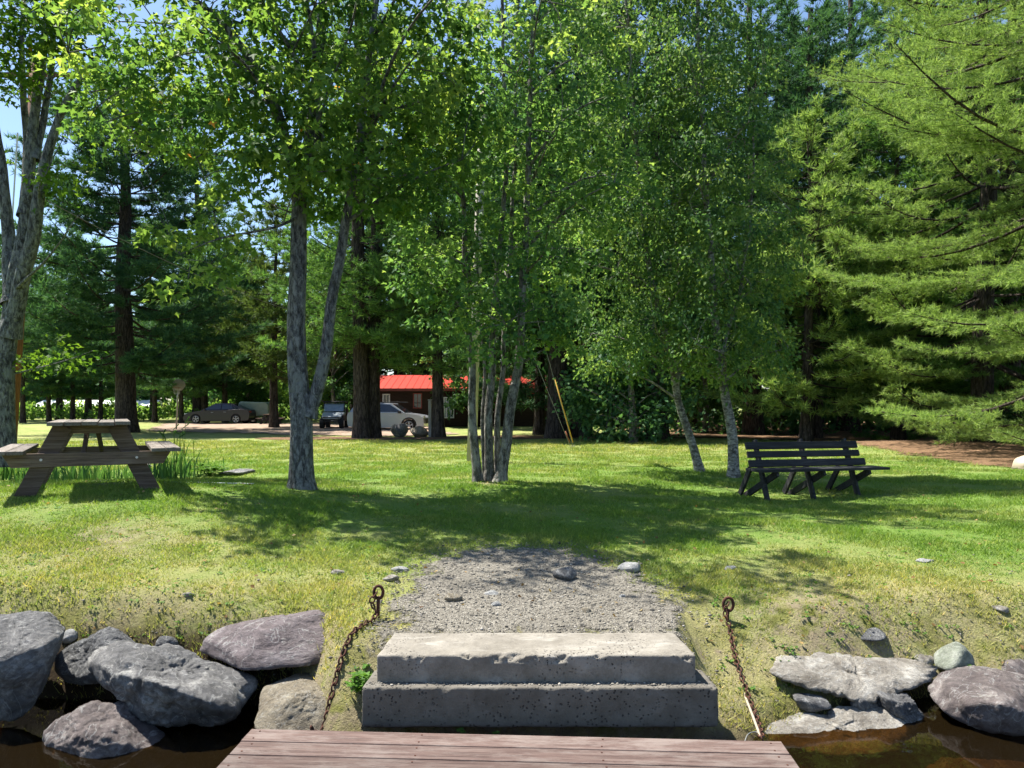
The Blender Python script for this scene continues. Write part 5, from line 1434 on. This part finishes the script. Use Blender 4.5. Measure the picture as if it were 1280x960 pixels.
# basketball hoop
def hoop():
    Yh = 44.; x = (223.5 - 640) / F * Yh; root = empty('basketball_hoop', (x, Yh, gzf(x, Yh)), 'basketball hoop with pale rounded backboard standing by the drive', 'basketball hoop')
    s = F / Yh
    b = MB(); b.tube([Vector((-.20, .12, 0)), Vector((-.12, .1, 1.9)), Vector((0, .04, 2.5))], .05, 8); b.build('pole', M['metal_grey'], root, smooth=True)
    pts = [(.38 * math.cos(t), 2.62 + .33 * math.sin(t)) for t in np.linspace(-.35, PI + .35, 18)] + [(-.18, 2.28), (.18, 2.28)]
    b = MB(); b.prism(pts, -.03, .02); b.build('backboard', M['cover_tan'], root, .01)
    b = MB(); b.tube([Vector((.22 * math.cos(t), -.27 + .22 * math.sin(t), 2.42)) for t in np.linspace(0, 2 * PI, 18)], .013, 6, False); b.tube([Vector((0, -.03, 2.42)), Vector((0, -.06, 2.42))], .03, 6); b.build('rim', M['orange'], root)
    b = MB()
    for k in range(12):
        a = k / 12 * 2 * PI; b.tube([Vector((.22 * math.cos(a), -.27 + .22 * math.sin(a), 2.42)), Vector((.13 * math.cos(a + .4), -.27 + .13 * math.sin(a + .4), 2.05))], .006, 4)
    b.build('net', M['white_paint'], root)
M['cover_tan'] = simple('board_tan', (.46, .40, .36), (.40, .34, .30), 6, .6, 0)
hoop()

# canoe bow at the right edge, orange can, white post, boulders by the pines
def canoe():
    g = hit(1270, 586); L = 4.2; n = 22; m_ = 13; V = []; Fc = []
    for i in range(n):
        t = i / (n - 1) * 2 - 1; w = .42 * (1 - abs(t) ** 4) ** .6 + .004; hh = .42 * (1 - abs(t) ** 9) ** .5 + .004
        for j in range(m_):
            a = PI * j / (m_ - 1); V.append((t * L / 2 * (1 + .0), -w * math.cos(a), hh * max(0, math.sin(a)) ** .75 * (1 - .12 * abs(t) ** 6)))
    for i in range(n - 1):
        for j in range(m_ - 1): Fc.append((i * m_ + j, i * m_ + j + 1, (i + 1) * m_ + j + 1, (i + 1) * m_ + j))
    root = empty('canoe', (g.x + 2.0, g.y + .2, g.z + .0), 'overturned beige canoe whose end shows at the right edge of the lawn', 'canoe', rz=math.radians(6))
    h_ = np_mesh('hull', V, Fc, M['canoe'], root, smooth=True); h_.scale = (1, 1, .72)
    md = h_.modifiers.new('solid', 'SOLIDIFY'); md.thickness = .012
    b = MB(); b.tube([Vector((t * L / 2, -(.42 * (1 - abs(t) ** 4) ** .6 + .006), .012)) for t in np.linspace(-.98, .98, 20)], .014, 6); b.build('gunwale', M['canoe'], root)
canoe()
def bucket():
    g = hit(1158, 546); g = Vector((16.8 * 1, 0, 0)) if False else g; root = empty('bucket', (g.x, g.y, g.z), 'pale orange bucket hanging low before the needle covered ground at right', 'bucket')
    b = MB(); b.tube([Vector((0, 0, .0)), Vector((0, 0, .03)), Vector((0, 0, .30)), Vector((0, 0, .33))], [.12, .125, .15, .158], 18); b.build('body', M['bucket'], root, smooth=True)
    b = MB(); b.tube([Vector((.15 * math.cos(t), 0, .31 + .15 * math.sin(t))) for t in np.linspace(0, PI, 12)], .006, 5); b.build('handle', M['metal_grey'], root)
M['bucket'] = simple('bucket_plastic', (.60, .42, .22), (.5, .36, .2), 6, .5, 0)
bucket()
wp = gp(537.5, 33.6)
b = MB(); b.box((0, 0, .82), (.14, .14, 1.74)); b.box((0, 0, 1.72), (.18, .18, .05)); o = b.build('white_post', M['pole_pale'], bevel=.01); o.location = wp; tag(o, 'whitish wooden post close beside the smaller pine', 'post')
rock_obj('boulder', 'round grey boulder in front of the silver car', M['rock_slate'], box=(490, 512, 529, 547), Y=34.5, depth=.9, seed=90, p=8, rough=.04, cat='boulder')
rock_obj('boulder', 'lower pale boulder under the front wheel of the silver car', M['rock_tan'], box=(512, 536, 533, 547), Y=34.3, depth=.8, seed=91, p=9, rough=.05, cat='boulder')

# white roofed shed beyond the weeds
def shed():
    root = empty('shed', (-48, 88, gzf(-48, 88)), 'long low shed with a white roof beyond the weedy field', 'shed')
    b = MB(); b.box((0, 0, .6), (13, 4, 1.3)); b.build('wall', M['cover_green'], root)
    b = MB(); b.prism([(-2.4, 1.2), (2.4, 1.2), (0, 1.95)], -6.8, 6.8); o = b.build('roof', M['white_paint'], root); o.rotation_euler = (0, 0, PI / 2)
shed()

# ------------------------------------------------------------------ house
def house():
    Yh = 48.; x0 = (463 - 640) / F * Yh; x1 = (699 - 640) / F * Yh; W = x1 - x0; cx = (x0 + x1) / 2
    z = min(gzf(x0, Yh), gzf(x1, Yh)) - .3
    root = empty('house', (cx, Yh, z), 'dark brown wooden cabin with a low red metal roof behind the pines', 'house', rz=math.radians(0))
    D = 6.5; H = 2.78
    b = MB(); b.box((0, D / 2, H / 2), (W, D, H))
    # gable ends
    V = [(-W / 2, 0, H), (-W / 2, D, H), (-W / 2, D / 2, H + .82), (W / 2, 0, H), (W / 2, D, H), (W / 2, D / 2, H + .82)]
    b.add(V, [(0, 1, 2), (3, 5, 4), (0, 2, 5, 3), (1, 4, 5, 2)]); b.build('wall', M['house_wall'], root)
    sd = MB()
    for k in range(14): sd.box((0, -.012, .22 + k * .2), (W - .02, .018, .012))
    sd.build('siding', M['house_wall'], root)
    ov = .55; sl = .82 / (D / 2); a = math.atan(sl)
    rf = MB()
    for s in (-1, 1):
        y_e = -ov if s < 0 else D + ov; z_e = H - ov * sl + .05
        rf.add([(-W / 2 - .5, y_e, z_e), (W / 2 + .5, y_e, z_e), (W / 2 + .5, D / 2, H + .90), (-W / 2 - .5, D / 2, H + .90),
                (-W / 2 - .5, y_e, z_e + .05), (W / 2 + .5, y_e, z_e + .05), (W / 2 + .5, D / 2, H + .95), (-W / 2 - .5, D / 2, H + .95)],
               [(0, 1, 2, 3), (4, 5, 6, 7), (0, 1, 5, 4), (1, 2, 6, 5), (2, 3, 7, 6), (3, 0, 4, 7)])
        n = int(W / .45)
        for k in range(n + 2):
            x = -W / 2 - .46 + k * .46; rf.bar((x, y_e, z_e + .06), (x, D / 2, H + .96), .03, .03, (1, 0, 0))
    rf.build('roof', M['roof_red'], root)
    fa = MB(); fa.box((0, -ov - .015, H - ov * sl + .0), (W + 1.0, .03, .15)); fa.build('fascia', M['house_trim'], root)
    def opening(kind, px0, px1, py0, py1, frame, pane, bars=1):
        xa = (px0 - 640) / F * Yh - cx; xb = (px1 - 640) / F * Yh - cx; za = CAMZ - (py1 - HY) / F * Yh - z; zb = CAMZ - (py0 - HY) / F * Yh - z
        f = MB(); t = .07
        f.box(((xa + xb) / 2, -.035, zb), (xb - xa + t, .05, t)); f.box(((xa + xb) / 2, -.035, za), (xb - xa + t, .052, t))
        for xx in (xa, xb): f.box((xx, -.034, (za + zb) / 2), (t, .048, zb - za - t))
        for k in range(bars): f.box((xa + (xb - xa) * (k + 1) / (bars + 1), -.032, (za + zb) / 2), (.03, .03, zb - za - t))
        fo = f.build(kind, frame, root)
        p_ = MB(); p_.box(((xa + xb) / 2, -.013, (za + zb) / 2), (xb - xa, .02, zb - za)); p_.build('pane', pane, fo)
        return fo
    opening('window', 479, 487, 493, 512, M['white_paint'], M['glass'])
    opening('window', 517, 527, 492, 510, M['house_trim'], M['glass'])
    opening('window', 555, 567, 497, 522, M['white_paint'], M['screen_glass'], 3)
    opening('window', 657, 668, 492, 504, M['house_trim'], M['glass'])
    d = opening('door', 606, 619, 497, 540, M['house_trim'], M['house_wall'], 0)
    h_ = MB(); xx = (617 - 640) / F * Yh - cx; h_.box((xx, -.06, 1.25), (.05, .06, .05)); h_.build('handle', M['metal_grey'], d)
    ch = MB(); ch.box((2.2, D / 2 + .8, H + 1.0), (.6, .6, 1.2)); ch.box((2.2, D / 2 + .8, H + 1.64), (.72, .72, .1)); ch.build('chimney', M['rock_slate'], root)
house()

# ------------------------------------------------------------------ light, sky, camera
sc = bpy.context.scene
L = Vector((.40, -.24, -.87)).normalized()          # travel direction of sunlight
sun = bpy.data.lights.new('sun', 'SUN'); sun.energy = 4.8; sun.angle = math.radians(.53); sun.color = (1., .955, .88)
so = bpy.data.objects.new('sun', sun); col.objects.link(so); so.rotation_euler = L.to_track_quat('-Z', 'Y').to_euler()
w = bpy.data.worlds.new('World'); sc.world = w; w.use_nodes = True; nt = w.node_tree; nt.nodes.clear()
sky = nt.nodes.new('ShaderNodeTexSky'); sky.sky_type = 'NISHITA'; sky.sun_disc = False
sky.sun_elevation = math.asin(-L.z); sky.sun_rotation = math.atan2(-L.x, -L.y); sky.air_density = 1.; sky.dust_density = .6; sky.ozone_density = 3.5
bg = nt.nodes.new('ShaderNodeBackground'); bg.inputs[1].default_value = .078
ow = nt.nodes.new('ShaderNodeOutputWorld'); nt.links.new(sky.outputs[0], bg.inputs[0]); nt.links.new(bg.outputs[0], ow.inputs[0])

cam = bpy.data.cameras.new('camera'); cam.sensor_width = 36; cam.lens = 36 * F / 1280; cam.shift_y = (HY - 480) / 1280; cam.clip_end = 3000
co = bpy.data.objects.new('camera', cam); col.objects.link(co); co.location = (0, 0, CAMZ); co.rotation_euler = (PI / 2, 0, 0); sc.camera = co

sc.view_settings.view_transform = 'Standard'; sc.view_settings.look = 'None'; sc.view_settings.exposure = 1.48; sc.view_settings.gamma = 1
sc.render.engine = 'CYCLES'; cy = sc.cycles
cy.use_denoising = True; cy.max_bounces = 8; cy.diffuse_bounces = 5; cy.glossy_bounces = 2; cy.transmission_bounces = 4; cy.transparent_max_bounces = 8
cy.caustics_reflective = False; cy.caustics_refractive = False; cy.use_adaptive_sampling = True; cy.adaptive_threshold = .02
try: cy.denoiser = 'OPENIMAGEDENOISE'; cy.denoising_input_passes = 'RGB_ALBEDO_NORMAL'
except Exception: pass
print('tris', sum(len(o.data.polygons) for o in sc.objects if o.type == 'MESH'))
